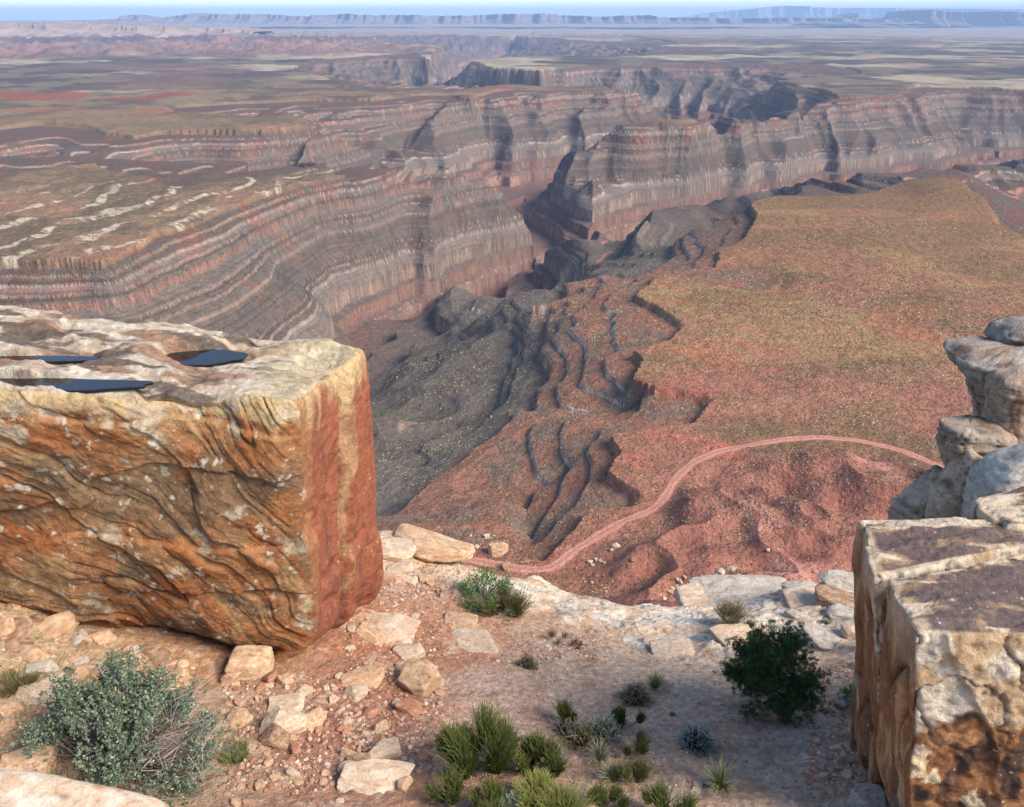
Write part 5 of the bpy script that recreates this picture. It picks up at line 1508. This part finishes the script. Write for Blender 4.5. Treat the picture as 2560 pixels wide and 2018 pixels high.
    tangle('dry_shrub', 2062, 1560, 36, 20, 'small pale shrub left of the white angular boulder', (.36, .36, .28), 400, 36)
    tangle('dry_shrub', 2042, 1508, 34, 18, 'small olive shrub behind the dark brown slab', (.28, .28, .17), 300, 37, leaf=(.2, .22, .1))
    broom('dry_grass', 45, 1725, 90, 50, 'brown and green dry shrub at the left edge above the pale thin slab', (.20, .15, .08), 900, 38, 5, .8, .003, alt=(.22, .25, .07))
    broom('dry_grass', 606, 1902, 62, 42, 'small olive green tuft right of the silvery bush', (.20, .21, .08), 900, 39, 5, .6, .0026, alt=(.28, .27, .12))
    broom('dry_grass', 150, 1985, 90, 50, 'straw coloured dry grass at the lower left of the silvery bush', (.34, .28, .16), 300, 40, 4, .9, .002)
    tangle('low_cushion_plant', 168, 1676, 26, 12, 'tiny dark green cushion on the rubble slope', (.10, .11, .04), 250, 41)
    tangle('low_cushion_plant', 955, 1695, 24, 12, 'tiny blue green cushion on the thin tan slab', (.26, .30, .27), 200, 42)
    broom('dry_grass', 1420, 1610, 110, 26, 'low dead brown grass patch on pink sand below the ledge', (.16, .10, .07), 500, 43, 9, 1.2, .002, woody=0)
build_plants()
def build_litter():
    r = np.random.default_rng(66)
    spots = [(300, 1960, 240, 60, 160), (1250, 1960, 170, 60, 160), (1460, 1880, 150, 70, 160), (1590, 1750, 70, 30, 60), (1920, 1785, 130, 30, 120), (1740, 1880, 70, 22, 50), (1230, 1540, 110, 26, 60), (1800, 1975, 60, 20, 30)]
    A = []
    for px, py, sx, sy, n in spots:
        for _ in range(n):
            d = ray(px + r.normal() * sx * .55, py + r.normal() * sy * .55); A.append(d * (6 / -d[2]))
    A = np.array(A)
    for _ in range(3): A = A * (ledge_z(A[:, 0], A[:, 1]) / A[:, 2])[:, None]
    n = len(A); az = r.uniform(0, 6.28, n); L = r.uniform(.02, .11, n)
    B = A + np.stack([np.cos(az) * L, np.sin(az) * L, r.uniform(0, .015, n)], -1); B[:, 2] = ledge_z(B[:, 0], B[:, 1]) + r.uniform(.004, .02, n)
    A[:, 2] += .006
    v, f = strands(A, (A + B) / 2 + r.normal(size=(n, 3)) * .006, B, .0028, .0014)
    o = mesh_np('twig_litter', v, f, STEM_M, col=colr(n, 9, (.30, .23, .17), .25, r, (.16, .11, .08), .4))
    tag(o, 'dead twigs and plant litter scattered under the shrubs', 'twigs', kind='stuff')
build_litter()
# ================================================================== HAZE
def build_haze():
    m = bpy.data.materials.new('haze_air'); m.use_nodes = True
    t = m.node_tree
    for n in list(t.nodes): t.nodes.remove(n)
    o = t.nodes.new('ShaderNodeOutputMaterial'); v = t.nodes.new('ShaderNodeVolumePrincipled')
    v.inputs['Color'].default_value = (0.46, 0.66, 1.0, 1)
    v.inputs['Density'].default_value = HAZE_D
    v.inputs['Anisotropy'].default_value = 0.0
    t.links.new(v.outputs[0], o.inputs['Volume'])
    a = 130000.0
    v = [(x, y, z) for z in (-760, 1000) for x, y in ((-a, -4000), (a, -4000), (a, a), (-a, a))]
    f = [(0, 3, 2, 1), (4, 5, 6, 7), (0, 1, 5, 4), (1, 2, 6, 5), (2, 3, 7, 6), (3, 0, 4, 7)]
    ob = mesh_np('haze', v, f, m, smooth=False)
    tag(ob, 'thin blue haze over the far desert', kind='stuff')
HAZE_D = 2.3e-5
build_haze()
